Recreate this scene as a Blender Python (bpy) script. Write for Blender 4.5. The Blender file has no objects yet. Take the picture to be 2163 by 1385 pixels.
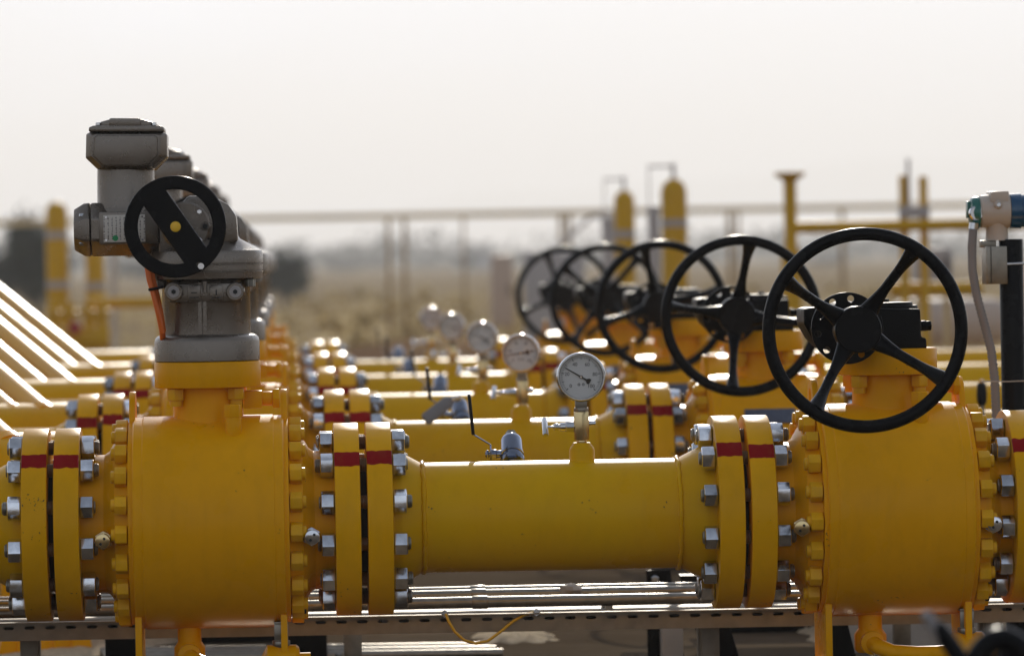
import bpy, bmesh, math, random
from mathutils import Vector, Matrix
random.seed(7)
PI = math.pi; R_ = math.radians
S = 0.00094            # metres per unit (one unit = one photo pixel on the plane of the nearest pipe)
DC = 10000.0           # camera to nearest pipe, units
AX = 543.0             # pipe axis below the lens, units
CAMZ = 0.94
ZA = CAMZ - AX*S       # pipe axis height (m)
PITCH = 2.45           # between pipe runs (m)
ROLL = 0.019
SC = bpy.context.scene
COL = SC.collection

# ------------------------------------------------------------------ helpers
def L(px, py, d=0.0):
    """point seen at (px,py), d units behind the nearest pipe -> x, z (z from the pipe axis), units"""
    dx, dy = px-609.0, 555.0-py
    k = 1 + d/DC
    return ((dx*math.cos(ROLL)+dy*math.sin(ROLL))*k, (-dx*math.sin(ROLL)+dy*math.cos(ROLL))*k + AX)

class MB:
    def __init__(s): s.bm = bmesh.new()
    def _ax(s, axis):
        return {'x': Matrix(((0,0,1),(1,0,0),(0,1,0))), 'y': Matrix(((0,1,0),(0,0,1),(1,0,0))), 'z': Matrix.Identity(3)}[axis]
    def lathe(s, prof, axis='x', c=(0,0,0), n=48, ph=0.0, M=None):
        A = M if M is not None else s._ax(axis)
        c = Vector(c); rings = []
        for a, r in prof:
            if r <= 1e-6: rings.append([s.bm.verts.new(c + A @ Vector((0,0,a)))])
            else: rings.append([s.bm.verts.new(c + A @ Vector((r*math.cos(ph+2*PI*k/n), r*math.sin(ph+2*PI*k/n), a))) for k in range(n)])
        for p, q in zip(rings, rings[1:]):
            for k in range(n):
                k2 = (k+1) % n
                if len(p) == 1 and len(q) == 1: continue
                try:
                    if len(p) == 1: s.bm.faces.new((p[0], q[k2], q[k]))
                    elif len(q) == 1: s.bm.faces.new((p[k], p[k2], q[0]))
                    else: s.bm.faces.new((p[k], p[k2], q[k2], q[k]))
                except ValueError: pass
        if len(rings[0]) > 1: s.bm.faces.new(rings[0][::-1])
        if len(rings[-1]) > 1: s.bm.faces.new(rings[-1])
        return s
    def cyl(s, a0, a1, r, axis='x', c=(0,0,0), n=32, ch=0.0, ph=0.0, M=None):
        if ch: pr = [(a0, r-ch), (a0+ch*.3, r-ch*.3), (a0+ch, r), (a1-ch, r), (a1-ch*.3, r-ch*.3), (a1, r-ch)]
        else: pr = [(a0, r), (a1, r)]
        return s.lathe(pr, axis, c, n, ph, M)
    def hexa(s, a0, a1, af, axis='x', c=(0,0,0), ph=0.0, ch=2.5, M=None):
        r = af/2/math.cos(PI/6)
        return s.lathe([(a0, r-ch), (a0+ch*.6, r), (a1-ch*.6, r), (a1, r-ch)], axis, c, 6, ph, M)
    def box(s, x0, x1, y0, y1, z0, z1, M=None):
        vs = [Vector((x, y, z)) for x in (x0, x1) for y in (y0, y1) for z in (z0, z1)]
        if M is not None: vs = [M @ v for v in vs]
        v = [s.bm.verts.new(p) for p in vs]
        for f in ((0,1,3,2),(4,6,7,5),(0,4,5,1),(2,3,7,6),(0,2,6,4),(1,5,7,3)): s.bm.faces.new([v[i] for i in f])
        return s
    def prism(s, pts, y0, y1):
        """outline in x-z, extruded along y"""
        a = [s.bm.verts.new((x, y0, z)) for x, z in pts]; b = [s.bm.verts.new((x, y1, z)) for x, z in pts]
        n = len(pts)
        s.bm.faces.new(a); s.bm.faces.new(b[::-1])
        for k in range(n): s.bm.faces.new((a[k], b[k], b[(k+1) % n], a[(k+1) % n]))
        return s
    def frustum(s, rings):
        vs = [[s.bm.verts.new((x, y, z)) for x, z in P] for P, y in rings]
        s.bm.faces.new(vs[0]); s.bm.faces.new(vs[-1][::-1])
        for a, b in zip(vs, vs[1:]):
            for k in range(len(a)): s.bm.faces.new((a[k], b[k], b[(k+1) % len(a)], a[(k+1) % len(a)]))
        return s
    def tube(s, path, rad, n=12, flat=1.0, closed=False, up=(0,1,0)):
        P = [Vector(p) for p in path]; m = len(P)
        rad = rad if isinstance(rad, (list, tuple)) else [rad]*m
        rings = []; up = Vector(up)
        for i in range(m):
            if closed: t = (P[(i+1) % m]-P[i-1])
            else: t = P[min(i+1, m-1)]-P[max(i-1, 0)]
            t.normalize()
            a = t.cross(up)
            if a.length < 1e-4: a = t.cross(Vector((1, 0, 0.01)))
            a.normalize(); b = t.cross(a).normalized()
            rings.append([s.bm.verts.new(P[i] + a*rad[i]*math.cos(2*PI*k/n) + b*rad[i]*flat*math.sin(2*PI*k/n)) for k in range(n)])
        prs = list(zip(rings, rings[1:])) + ([(rings[-1], rings[0])] if closed else [])
        for p, q in prs:
            for k in range(n): s.bm.faces.new((p[k], p[(k+1) % n], q[(k+1) % n], q[k]))
        if not closed: s.bm.faces.new(rings[0][::-1]); s.bm.faces.new(rings[-1])
        return s
    def add(s, mesh, off=(0,0,0), M=None):
        t = bmesh.new(); t.from_mesh(mesh)
        for v in t.verts: v.co = (M @ v.co if M is not None else v.co) + Vector(off)
        tmp = bpy.data.meshes.new('t'); t.to_mesh(tmp); t.free(); s.bm.from_mesh(tmp); bpy.data.meshes.remove(tmp)
        return s
    def build(s, name, mat, parent=None, loc=(0,0,0), rot=(0,0,0), bevel=0.0, ang=32, scale=S, label=None, seg=2):
        bm = s.bm
        bmesh.ops.recalc_face_normals(bm, faces=bm.faces)
        if bevel:
            ed = [e for e in bm.edges if len(e.link_faces) == 2 and e.calc_face_angle(0) > R_(28)]
            bmesh.ops.bevel(bm, geom=ed, offset=bevel, segments=seg, affect='EDGES', profile=0.6, clamp_overlap=True)
        bmesh.ops.scale(bm, vec=(scale,)*3, verts=bm.verts)
        me = bpy.data.meshes.new(name); bm.to_mesh(me); bm.free()
        for p in me.polygons: p.use_smooth = True
        me.set_sharp_from_angle(angle=R_(ang))
        me.materials.append(mat)
        return put(name, me, parent, loc, rot, label, scale)

def put(name, me, parent=None, loc=(0,0,0), rot=(0,0,0), label=None, scale=S):
    o = bpy.data.objects.new(name, me); COL.objects.link(o)
    o.parent = parent; o.location = Vector(loc)*scale; o.rotation_euler = rot
    if label: o['label'] = label
    return o

def curve_mesh(setup, bevel=0.0):
    cu = bpy.data.curves.new('c', 'CURVE'); cu.dimensions = '2D'; cu.fill_mode = 'BOTH'
    setup(cu)
    return eval_mesh(cu)
def eval_mesh(cu):
    o = bpy.data.objects.new('c', cu); COL.objects.link(o)
    bpy.context.view_layer.update()
    dg = bpy.context.evaluated_depsgraph_get()
    me = bpy.data.meshes.new_from_object(o.evaluated_get(dg))
    bpy.data.objects.remove(o); bpy.data.curves.remove(cu)
    return me
XZ = Matrix(((1,0,0),(0,0,-1),(0,1,0)))      # a plate drawn in x-y stood up to face -y
def plate(loops, t, bev=0.0):
    """flat plate with holes: loops of (x,z); thickness t along y"""
    def setup(cu):
        cu.extrude = max(t/2-bev, .01); cu.bevel_depth = bev; cu.offset = -bev; cu.bevel_resolution = 1
        for lp in loops:
            sp = cu.splines.new('POLY'); sp.points.add(len(lp)-1); sp.use_cyclic_u = True
            for q, (x, z) in zip(sp.points, lp): q.co = (x, z, 0, 1)
    return curve_mesh(setup)
def circ(x, z, r, n=32, a0=0.0): return [(x+r*math.cos(a0+2*PI*k/n), z+r*math.sin(a0+2*PI*k/n)) for k in range(n)]
def text_mesh(t, size, ext=0.15):
    cu = bpy.data.curves.new('t', 'FONT'); cu.body = t; cu.size = size; cu.align_x = 'CENTER'; cu.align_y = 'CENTER'; cu.extrude = ext
    return eval_mesh(cu)

def thing(name, label, cat, loc, group=None, rotz=0.0):
    o = bpy.data.objects.new(name, None); COL.objects.link(o); o.empty_display_size = .05
    o.location = loc; o.rotation_euler = (0, 0, rotz)
    return tag(o, label, cat, group)
def tag(o, label, cat, group=None, kind=None):
    if label: o['label'] = label
    if cat: o['category'] = cat
    if group: o['group'] = group
    if kind: o['kind'] = kind
    return o
def copy_tree(o, parent=None, keep=lambda c: True):
    c = o.copy(); COL.objects.link(c); c.parent = parent
    for ch in list(o.children):
        if keep(ch): copy_tree(ch, c, keep)
    return c

# ------------------------------------------------------------------ materials
MATS = {}
def newmat(name):
    m = bpy.data.materials.new(name); m.use_nodes = True
    nt = m.node_tree; b = nt.nodes['Principled BSDF']
    return m, nt, b
def N(nt, t, **kw):
    n = nt.nodes.new(t)
    for k, v in kw.items():
        if k in n.inputs: n.inputs[k].default_value = v
        else: setattr(n, k, v)
    return n
def coords(nt):
    tc = N(nt, 'ShaderNodeTexCoord'); oi = N(nt, 'ShaderNodeObjectInfo')
    ad = N(nt, 'ShaderNodeVectorMath', operation='ADD'); ml = N(nt, 'ShaderNodeMath', operation='MULTIPLY'); ml.inputs[1].default_value = 37.0
    nt.links.new(oi.outputs['Random'], ml.inputs[0]); nt.links.new(tc.outputs['Object'], ad.inputs[0]); nt.links.new(ml.outputs[0], ad.inputs[1])
    return tc, ad.outputs[0]
def ramp(nt, src, stops):
    r = N(nt, 'ShaderNodeValToRGB'); e = r.color_ramp.elements
    while len(e) < len(stops): e.new(.5)
    for q, (p, c) in zip(e, stops):
        q.position = p; q.color = (c if isinstance(c, tuple) else (c, c, c)) + (1,)
    nt.links.new(src, r.inputs[0]); return r
def mixc(nt, fac, a, b):
    m = N(nt, 'ShaderNodeMix', data_type='RGBA')
    for k, v in ((6, a), (7, b)):
        if isinstance(v, tuple): m.inputs[k].default_value = v + (1,)
        else: nt.links.new(v, m.inputs[k])
    if isinstance(fac, float): m.inputs[0].default_value = fac
    else: nt.links.new(fac, m.inputs[0])
    return m.outputs[2]
def mat(name, base, rough=.5, metal=0.0, var=.15, vscale=12.0, bump=0.0, bscale=300.0, coat=0.0, rvar=.08, chips=None, chipcol=(.05,.035,.02), stripe=False, thread=False, spec=.5, grime=0.0, rnd=0.0, hi=None):
    m, nt, b = newmat(name); lk = nt.links.new
    tc, v = coords(nt)
    nz = N(nt, 'ShaderNodeTexNoise', Scale=vscale, Detail=4.0); lk(v, nz.inputs['Vector'])
    lo = tuple(c*(1-var) for c in base); hi = hi or tuple(min(1, c*(1+var)) for c in base)
    col = ramp(nt, nz.outputs['Fac'], [(.3, lo), (.7, hi)]).outputs['Color']
    if chips:
        n2 = N(nt, 'ShaderNodeTexNoise', Scale=170.0, Detail=3.0); lk(v, n2.inputs['Vector'])
        n3 = N(nt, 'ShaderNodeTexNoise', Scale=13.0, Detail=3.0); lk(v, n3.inputs['Vector'])
        ml = N(nt, 'ShaderNodeMath', operation='MULTIPLY'); lk(n2.outputs['Fac'], ml.inputs[0]); lk(n3.outputs['Fac'], ml.inputs[1])
        r = ramp(nt, ml.outputs[0], [(chips, 0.0), (chips+.02, 1.0)])
        col = mixc(nt, r.outputs['Color'], col, chipcol)
    if stripe:                     # the red paint band across a flange rim, angle measured about the pipe axis
        sx = N(nt, 'ShaderNodeSeparateXYZ'); lk(tc.outputs['Object'], sx.inputs[0])
        ng = N(nt, 'ShaderNodeMath', operation='MULTIPLY'); ng.inputs[1].default_value = -1.0; lk(sx.outputs['Y'], ng.inputs[0])
        at = N(nt, 'ShaderNodeMath', operation='ARCTAN2'); lk(sx.outputs['Z'], at.inputs[0]); lk(ng.outputs[0], at.inputs[1])
        wn = N(nt, 'ShaderNodeTexNoise', Scale=60.0, Detail=1.0); lk(v, wn.inputs['Vector'])
        wm = N(nt, 'ShaderNodeMath', operation='MULTIPLY_ADD'); wm.inputs[1].default_value = .05; lk(wn.outputs['Fac'], wm.inputs[0])
        oi2 = N(nt, 'ShaderNodeObjectInfo'); om = N(nt, 'ShaderNodeMath', operation='MULTIPLY_ADD'); om.inputs[1].default_value = .07; om.inputs[2].default_value = -.06; lk(oi2.outputs['Random'], om.inputs[0]); lk(om.outputs[0], wm.inputs[2])
        aa = N(nt, 'ShaderNodeMath', operation='ADD'); lk(at.outputs[0], aa.inputs[0]); lk(wm.outputs[0], aa.inputs[1])
        g1 = N(nt, 'ShaderNodeMath', operation='COMPARE'); g1.inputs[1].default_value = R_(42.0); g1.inputs[2].default_value = R_(5.2); lk(aa.outputs[0], g1.inputs[0])
        rs = N(nt, 'ShaderNodeVectorMath', operation='LENGTH'); cb = N(nt, 'ShaderNodeCombineXYZ'); lk(sx.outputs['Y'], cb.inputs[1]); lk(sx.outputs['Z'], cb.inputs[2]); lk(cb.outputs[0], rs.inputs[0])
        g2 = N(nt, 'ShaderNodeMath', operation='GREATER_THAN'); g2.inputs[1].default_value = 199*S; lk(rs.outputs['Value'], g2.inputs[0])
        g = N(nt, 'ShaderNodeMath', operation='MULTIPLY'); lk(g1.outputs[0], g.inputs[0]); lk(g2.outputs[0], g.inputs[1])
        rn = ramp(nt, nz.outputs['Fac'], [(.25, (.22, .001, .003)), (.75, (.33, .003, .006))])
        col = mixc(nt, g.outputs[0], col, rn.outputs['Color'])
    if grime:                      # dust and run marks with their own shape, drawn out downwards
        mp = N(nt, 'ShaderNodeMapping'); mp.inputs['Scale'].default_value = (34, 34, 5); lk(v, mp.inputs[0])
        n4 = N(nt, 'ShaderNodeTexNoise', Scale=1.0, Detail=6.0, Roughness=.65); lk(mp.outputs[0], n4.inputs['Vector'])
        r4 = ramp(nt, n4.outputs['Fac'], [(.48, 0.0), (.78, grime)])
        col = mixc(nt, r4.outputs['Color'], col, (.30, .15, .01))
    if rnd:
        oi = N(nt, 'ShaderNodeObjectInfo'); hs = N(nt, 'ShaderNodeHueSaturation'); r5 = ramp(nt, oi.outputs['Random'], [(0, 1-rnd), (.75, 1.0), (1, 1+rnd*.3)])
        lk(r5.outputs['Color'], hs.inputs['Value']); lk(col, hs.inputs['Color']); col = hs.outputs[0]
    lk(col, b.inputs['Base Color'])
    rr = ramp(nt, nz.outputs['Fac'], [(.3, max(.03, rough-rvar)), (.7, rough+rvar)]); lk(rr.outputs['Color'], b.inputs['Roughness'])
    b.inputs['Metallic'].default_value = metal; b.inputs['Coat Weight'].default_value = coat; b.inputs['Coat Roughness'].default_value = .12
    b.inputs['Specular IOR Level'].default_value = spec
    if bump or thread:
        bp = N(nt, 'ShaderNodeBump', Strength=bump or .8, Distance=.002)
        if thread:
            wv = N(nt, 'ShaderNodeTexWave', Scale=95.0); lk(tc.outputs['Object'], wv.inputs['Vector']); lk(wv.outputs['Fac'], bp.inputs['Height'])
        else:
            nb = N(nt, 'ShaderNodeTexNoise', Scale=bscale, Detail=3.0); lk(v, nb.inputs['Vector']); lk(nb.outputs['Fac'], bp.inputs['Height'])
        lk(bp.outputs['Normal'], b.inputs['Normal'])
    MATS[name] = m
    return m
YB = (.85, .378, .0004)
M_YEL = mat('yellow_paint', YB, .30, var=.06, vscale=7, bump=.06, bscale=160, chips=.465, spec=.10, grime=.13, rnd=.05)
M_FLG = mat('yellow_flange_paint', (.84, .405, .001), .33, var=.07, vscale=9, bump=.08, bscale=120, chips=.415, stripe=True, spec=.10, grime=.14, rnd=.10)
M_PIPE = mat('yellow_pipe_paint', (.78, .385, .001), .30, var=.05, vscale=5, bump=.06, bscale=140, chips=.455, spec=.10, grime=.12, rnd=.05, hi=(.74, .405, .0005))
M_INC = mat('yellow_inclined_pipe_paint', (.72, .34, .001), .33, var=.05, vscale=5, spec=.3)
M_BOLTY = mat('yellow_bolt_paint', (.80, .40, .004), .38, var=.08, vscale=30, bump=.1, bscale=300, spec=.22, grime=.2, rnd=.12)
M_ZINC = mat('zinc_plated_steel', (.74, .755, .79), .17, 1.0, rnd=.42, var=.16, vscale=60, bump=.05, bscale=500)
M_STUD = mat('threaded_steel', (.30, .28, .24), .42, 1.0, var=.15, vscale=60, thread=True)
M_GALV = mat('galvanised_steel', (.27, .24, .195), .36, 1.0, var=.18, vscale=40)
M_TRAY = mat('weathered_galvanised_sheet', (.33, .29, .23), .55, metal=.4, var=.2, vscale=25, spec=.2)
M_REFLBRONZE = mat('yellow_reflection_bronze', (.72, .55, .28), .2, 1.0, var=.08, vscale=40)  # yellow reflection put into the tint for needle valves; bronze for grease caps
M_CHROME = mat('dark_chrome', (.22, .245, .31), .14, 1.0, var=.08, vscale=40)
M_TAG = mat('blue_grey_tag', (.09, .105, .15), .4, var=.15, vscale=60)
M_STEEL = mat('polished_steel', (.66, .65, .64), .16, 1.0, var=.08, vscale=40)
M_BLK = mat('black_gloss_paint', (.004, .004, .0045), .26, var=.2, vscale=20, bump=.05, bscale=200, spec=.09)
M_BLKR = mat('black_cast_paint', (.005, .0045, .004), .42, var=.25, vscale=25, bump=.22, bscale=420, spec=.09)
M_RUB = mat('black_rubber', (.006, .006, .007), .45, var=.2, vscale=30, bump=.1, bscale=200, spec=.2)
M_GREY = mat('grey_actuator_paint', (.20, .17, .14), .27, metal=.75, var=.07, vscale=20, bump=.16, bscale=420, spec=.4)
M_GASK = mat('gasket', (.012, .011, .009), .7)
M_DIAL = mat('dial_white', (.73, .71, .67), .5, var=.02)
M_INK = mat('dial_ink', (.008, .008, .008), .6)
M_GREEN = mat('green_sticker', (.02, .28, .09), .5)
M_ORANGE = mat('orange_cable_sheath', (.75, .14, .01), .4)
M_HUBY = mat('yellow_cap', (.8, .47, .02), .45)
M_TEAL = mat('teal_cap', (.012, .13, .10), .3, coat=.3)
M_BLUE = mat('blue_cap', (.006, .065, .15), .25, coat=.4)
M_CREAM = mat('cream_enamel', (.52, .44, .36), .35, var=.04)
M_COND = mat('grey_conduit', (.22, .20, .19), .5, var=.1)
M_PALE = mat('pale_cabinet_paint', (.42, .38, .36), .5, var=.06, vscale=3)
M_BEIGE = mat('beige_cabinet_paint', (.52, .40, .31), .5, var=.06, vscale=3)
M_FENCE = mat('yellow_fence_paint', (.62, .45, .20), .45, var=.1, vscale=3)
M_YFAR = mat('yellow_vessel_paint', (.62, .34, .003), .36, var=.08, vscale=3, spec=.25)
M_POST = mat('ochre_post_paint', (.34, .20, .06), .5, var=.15, vscale=3)
M_TRUNK = mat('bark', (.09, .07, .05), .9)
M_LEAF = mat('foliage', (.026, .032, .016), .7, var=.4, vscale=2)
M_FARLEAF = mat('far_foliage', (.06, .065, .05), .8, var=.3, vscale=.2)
M_DRY = mat('dry_grass_blades', (.42, .34, .16), .55, var=.35, vscale=3)
def dry_mat():
    m = bpy.data.materials.new('dry_grass_translucent'); m.use_nodes = True; nt = m.node_tree; nt.nodes.clear()
    o = N(nt, 'ShaderNodeOutputMaterial'); d = N(nt, 'ShaderNodeBsdfDiffuse'); t = N(nt, 'ShaderNodeBsdfTranslucent'); mx = N(nt, 'ShaderNodeMixShader'); mx.inputs[0].default_value = .6
    g = N(nt, 'ShaderNodeNewGeometry'); r = ramp(nt, g.outputs['Random Per Island'], [(0, (.30, .22, .10)), (.6, (.48, .37, .19)), (1, (.66, .55, .34))])
    nt.links.new(r.outputs[0], d.inputs[0]); nt.links.new(r.outputs[0], t.inputs[0]); nt.links.new(d.outputs[0], mx.inputs[1]); nt.links.new(t.outputs[0], mx.inputs[2]); nt.links.new(mx.outputs[0], o.inputs[0])
    return m
M_DRY = dry_mat()
M_SHED = mat('far_building_paint', (.40, .41, .43), .6, var=.1, vscale=.2)

def plate_mat():       # data plate: rows of print too small to read
    m, nt, b = newmat('data_plate'); lk = nt.links.new
    tc = N(nt, 'ShaderNodeTexCoord')
    sp = N(nt, 'ShaderNodeSeparateXYZ'); lk(tc.outputs['Object'], sp.inputs[0])
    w = N(nt, 'ShaderNodeMath', operation='PINGPONG'); w.inputs[1].default_value = 4.2*S; lk(sp.outputs['X'], w.inputs[0])
    g = N(nt, 'ShaderNodeMath', operation='LESS_THAN'); g.inputs[1].default_value = 1.35*S; lk(w.outputs[0], g.inputs[0])
    mp = N(nt, 'ShaderNodeMapping'); mp.inputs['Scale'].default_value = (130, 1, 420); lk(tc.outputs['Object'], mp.inputs[0])
    nz = N(nt, 'ShaderNodeTexNoise', Scale=1.0, Detail=1.0); lk(mp.outputs[0], nz.inputs['Vector'])
    g2 = N(nt, 'ShaderNodeMath', operation='GREATER_THAN'); g2.inputs[1].default_value = .5; lk(nz.outputs['Fac'], g2.inputs[0])
    az = N(nt, 'ShaderNodeMath', operation='ABSOLUTE'); lk(sp.outputs['Z'], az.inputs[0])
    g3 = N(nt, 'ShaderNodeMath', operation='LESS_THAN'); g3.inputs[1].default_value = 24*S; lk(az.outputs[0], g3.inputs[0])
    a = N(nt, 'ShaderNodeMath', operation='MULTIPLY'); lk(g.outputs[0], a.inputs[0]); lk(g2.outputs[0], a.inputs[1])
    a2 = N(nt, 'ShaderNodeMath', operation='MULTIPLY'); lk(a.outputs[0], a2.inputs[0]); lk(g3.outputs[0], a2.inputs[1])
    lk(mixc(nt, a2.outputs[0], (.62, .56, .48), (.14, .11, .09)), b.inputs['Base Color']); b.inputs['Roughness'].default_value = .4
    return m
M_PLATE = plate_mat()
def glass_mat():
    m = bpy.data.materials.new('gauge_glass'); m.use_nodes = True; nt = m.node_tree; nt.nodes.clear()
    o = N(nt, 'ShaderNodeOutputMaterial'); t = N(nt, 'ShaderNodeBsdfTransparent'); g = N(nt, 'ShaderNodeBsdfGlossy', Roughness=.03)
    lw = N(nt, 'ShaderNodeLayerWeight', Blend=.5); pw = N(nt, 'ShaderNodeMath', operation='POWER'); pw.inputs[1].default_value = 5.0; nt.links.new(lw.outputs['Facing'], pw.inputs[0])
    f = N(nt, 'ShaderNodeMath', operation='MULTIPLY_ADD'); f.inputs[1].default_value = .9; f.inputs[2].default_value = .03; nt.links.new(pw.outputs[0], f.inputs[0]); mx = N(nt, 'ShaderNodeMixShader')
    nt.links.new(f.outputs[0], mx.inputs[0]); nt.links.new(t.outputs[0], mx.inputs[1]); nt.links.new(g.outputs[0], mx.inputs[2]); nt.links.new(mx.outputs[0], o.inputs[0])
    return m
M_GLASS = glass_mat()

# ------------------------------------------------------------------ labels by pipe run
RUN = ['the nearest pipe run', 'the second pipe run from the front', 'the third pipe run from the front', 'the fourth pipe run from the front', 'the rearmost pipe run']
def rowloc(i, u, z=0.0, y=0.0): return (u*S, i*PITCH + y*S, ZA + z*S)

# ------------------------------------------------------------------ shared meshes
def mesh_of(mb, m, bevel=0.0, ang=32):
    o = mb.build('tmp', m, bevel=bevel, ang=ang); me = o.data; bpy.data.objects.remove(o); return me
FL_R, HUB_R, PIPE_R = 203.0, 145.0, 116.0
def flange_mesh(t):
    return mesh_of(MB().lathe([(-t/2, FL_R-2.5), (-t/2+.8, FL_R-.7), (-t/2+2.5, FL_R), (t/2-2.5, FL_R), (t/2-.8, FL_R-.7), (t/2, FL_R-2.5)], 'x', n=128), M_FLG)
FLG = flange_mesh(53); FLG.name = 'flange'
NUT = mesh_of(MB().hexa(-14.5, 14.5, 44, 'x', ph=0.0, ch=3.2), M_ZINC, bevel=.9); NUT.name = 'nut'
STUD = mesh_of(MB().lathe([(-97, 11), (-94, 14), (94, 14), (97, 11)], 'x', n=20), M_STUD); STUD.name = 'stud_bolt'
CBOLT = mesh_of(MB().hexa(-13, 13, 37, 'x', ch=2.5).cyl(-21, 0, 13, 'x', n=16, ch=2), M_BOLTY, bevel=1.0); CBOLT.name = 'casing_bolt'
WELD_PTS = 96
def weld_mesh(r):
    pts = []; rad = []
    for k in range(WELD_PTS):
        a = 2*PI*k/WELD_PTS
        pts.append((.6*math.sin(a*17)+random.uniform(-.8, .8), r*math.cos(a), r*math.sin(a))); rad.append(5.2+random.uniform(-.9, .9))
    return mesh_of(MB().tube(pts, rad, 8, closed=True, up=(1, 0, 0)), M_PIPE, ang=80)
WELD = weld_mesh(PIPE_R); WELD.name = 'weld_bead'
def studs(parent, xc, count=12, off=None):
    for k in range(count):
        a = 2*PI*(k+.5)/count + (off or 0)
        o = put('stud_bolt', STUD, parent, (xc, -168*math.cos(a), 168*math.sin(a)), (random.uniform(0, 6), 0, 0))
        o.location.x += random.uniform(-4, 4)*S
        for s in (-1, 1):
            put('nut', NUT, o, (s*75.5 - (o.location.x/S-xc), 0, 0), (random.uniform(0, 6), 0, 0))
def hub(a0, a1, r1, r2):    # weld neck from r1 at a0 to r2 at a1
    return [(a0, r1), (a0+(a1-a0)*.25, r1-1), (a0+(a1-a0)*.35, r1-3), (a1-(a1-a0)*.08, r2+1), (a1, r2)]

# ------------------------------------------------------------------ ball valve (body, necks, flanges, bonnet, feet, fittings)
def make_valve(label, loc, half, fl, fr, mount_r, fit_rot, grp):
    """half: half body length; fl/fr: centre of the left/right end flange from the body centre"""
    t = thing('ball_valve', label, 'valve', loc, grp)
    MB().lathe([(-half, 212), (-half, 219), (-half+3, 222), (-half+20, 222), (-half+22, 224), (half-22, 224), (half-20, 222), (half-3, 222), (half, 219), (half, 212)], 'x', n=144).build('body', M_YEL, t)
    for s, fx in ((-1, fl), (1, fr)):
        e = s*half; f0 = fx - s*26.5
        MB().lathe([(e, 214), (e+s*9, 214), (e+s*10, 190), (e+s*38, 176), (e+s*52, 152), (e+s*62, HUB_R), (f0, HUB_R), (f0, 120)], 'x', n=96).build('neck', M_YEL, t)
        put('flange', FLG, t, (fx, 0, 0))
        for k in range(20):
            a = R_(-4+18*k)
            if -100 < math.degrees(math.atan2(math.sin(a), math.cos(a))) < 145:
                put('casing_bolt', CBOLT, t, (e+s*24, -198*math.cos(a), 198*math.sin(a)), (a+random.uniform(-.3, .3), 0, 0 if s < 0 else PI))
        pl = plate([[(-58, 150), (-58, 235), (-40, 262), (-18, 276), (18, 276), (40, 262), (58, 235), (58, 150)], circ(0, 240, 17, 24)], 13, 1.2)
        MB().add(pl, M=Matrix(((0,0,1),(1,0,0),(0,1,0)))).build('lifting_lug', M_YEL, t, (s*(half+2), 30, 0), ang=40)
        # foot plate and its bolted base
        MB().prism([(-7, -190), (7, -190), (7, -318), (-7, -318)], -120, 95).box(-7 if s > 0 else -62, 62 if s > 0 else 7, -118, 93, -326, -317).build('foot', M_YEL, t, (s*(half-6), 0, 0), bevel=1.5)
        # grease fitting on the neck
        g = MB().cyl(-185, -120, 12, 'y', n=20).hexa(-178, -160, 30, 'y').build('grease_fitting', M_YEL, t, (fx - s*99, 0, -14), (R_(3), 0, s*R_(6.5)))
        cp = MB().hexa(-200, -181, 35, 'y', ch=3).cyl(-212, -199, 16, 'y', n=32, ch=2).build('cap', M_ZINC if s > 0 else M_REFLBRONZE, g, (0, 0, 0), bevel=.8)
        for q in (-1, 1):
            MB().cyl(-213.2, -211, 2.9, 'y', n=12).build('hole', M_GASK, g, (q*4, 0, q*5.5))
    # bonnet
    MB().lathe([(185, 78), (222, 75), (232, 74), (284, 74)], 'z', n=64).build('bonnet', M_YEL, t)
    MB().lathe([(284, mount_r-3), (285, mount_r-1), (287, mount_r), (336, mount_r), (338, mount_r-1), (339, mount_r-3)], 'z', n=96).build('mounting_flange', M_YEL, t)
    for (bx, by) in ((-66, -58), (60, -62), (-70, 60), (64, 58)):
        MB().hexa(258, 283.5, 33, 'z', ph=.4).cyl(246, 259, 13, 'z', n=16).build('bonnet_bolt', M_BOLTY, t, (bx, by, 0), bevel=1.0)
    MB().hexa(222, 250, 34, 'z', ph=.2).cyl(180, 223, 17, 'z', n=24).build('vent_plug', M_YEL, t, (54, -112, 0), bevel=1.0)
    MB().box(76, 114, -30, 20, 238, 275).cyl(114, 136, 15, 'x', (0, -5, 258), 20).hexa(136, 151, 40, 'x', (0, -5, 258)).build('sealant_fitting', M_YEL, t, bevel=1.8)
    # drain: elbow, bent pipe, small drain valve with a flat lever
    dr = MB().cyl(-262, -205, 25, 'z', (-48, -20, 0), 28).lathe([(-300, 30), (-294, 35), (-262, 35), (-248, 25)], 'z', (-48, -20, 0), 8, ph=PI/8)
    dr.cyl(-62, -28, 25, 'y', (-48, 0, -278), 28, ch=2)
    dr.tube([(-48, -50, -278), (-40, -75, -284), (-10, -88, -296), (40, -90, -300), (80, -90, -300), (110, -90, -298)], [17]*6, 16, up=(0, 0, 1))
    dr.build('drain_pipe', M_YEL, t, ang=40)
    dv = MB().lathe([(104, 20), (112, 34), (116, 41), (176, 41), (182, 36), (184, 24), (206, 24), (206, 0)], 'x', (0, -90, -296), 32).build('drain_valve', M_YEL, t)
    MB().cyl(-260, -246, 19, 'z', (145, -90, 0), 24, ch=1).box(131, 160, -97, -92, -247, -212).box(131, 160, -97, -60, -212, -207).build('handle', M_GALV, dv, bevel=1.0)
    MB().box(134, 190, -62, -30, -204, -192, Matrix.Rotation(-.05, 3, 'Y')).build('grip', M_RUB, dv, (0, 0, 0), bevel=4)
    MB().box(-130, 190, -120, 95, -338, -327).build('base_plate', M_GALV, t, bevel=1)
    MB().box(-110, 170, -90, 70, -457, -339).build('plinth', M_BLKR, t, bevel=2)
    return t

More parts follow.
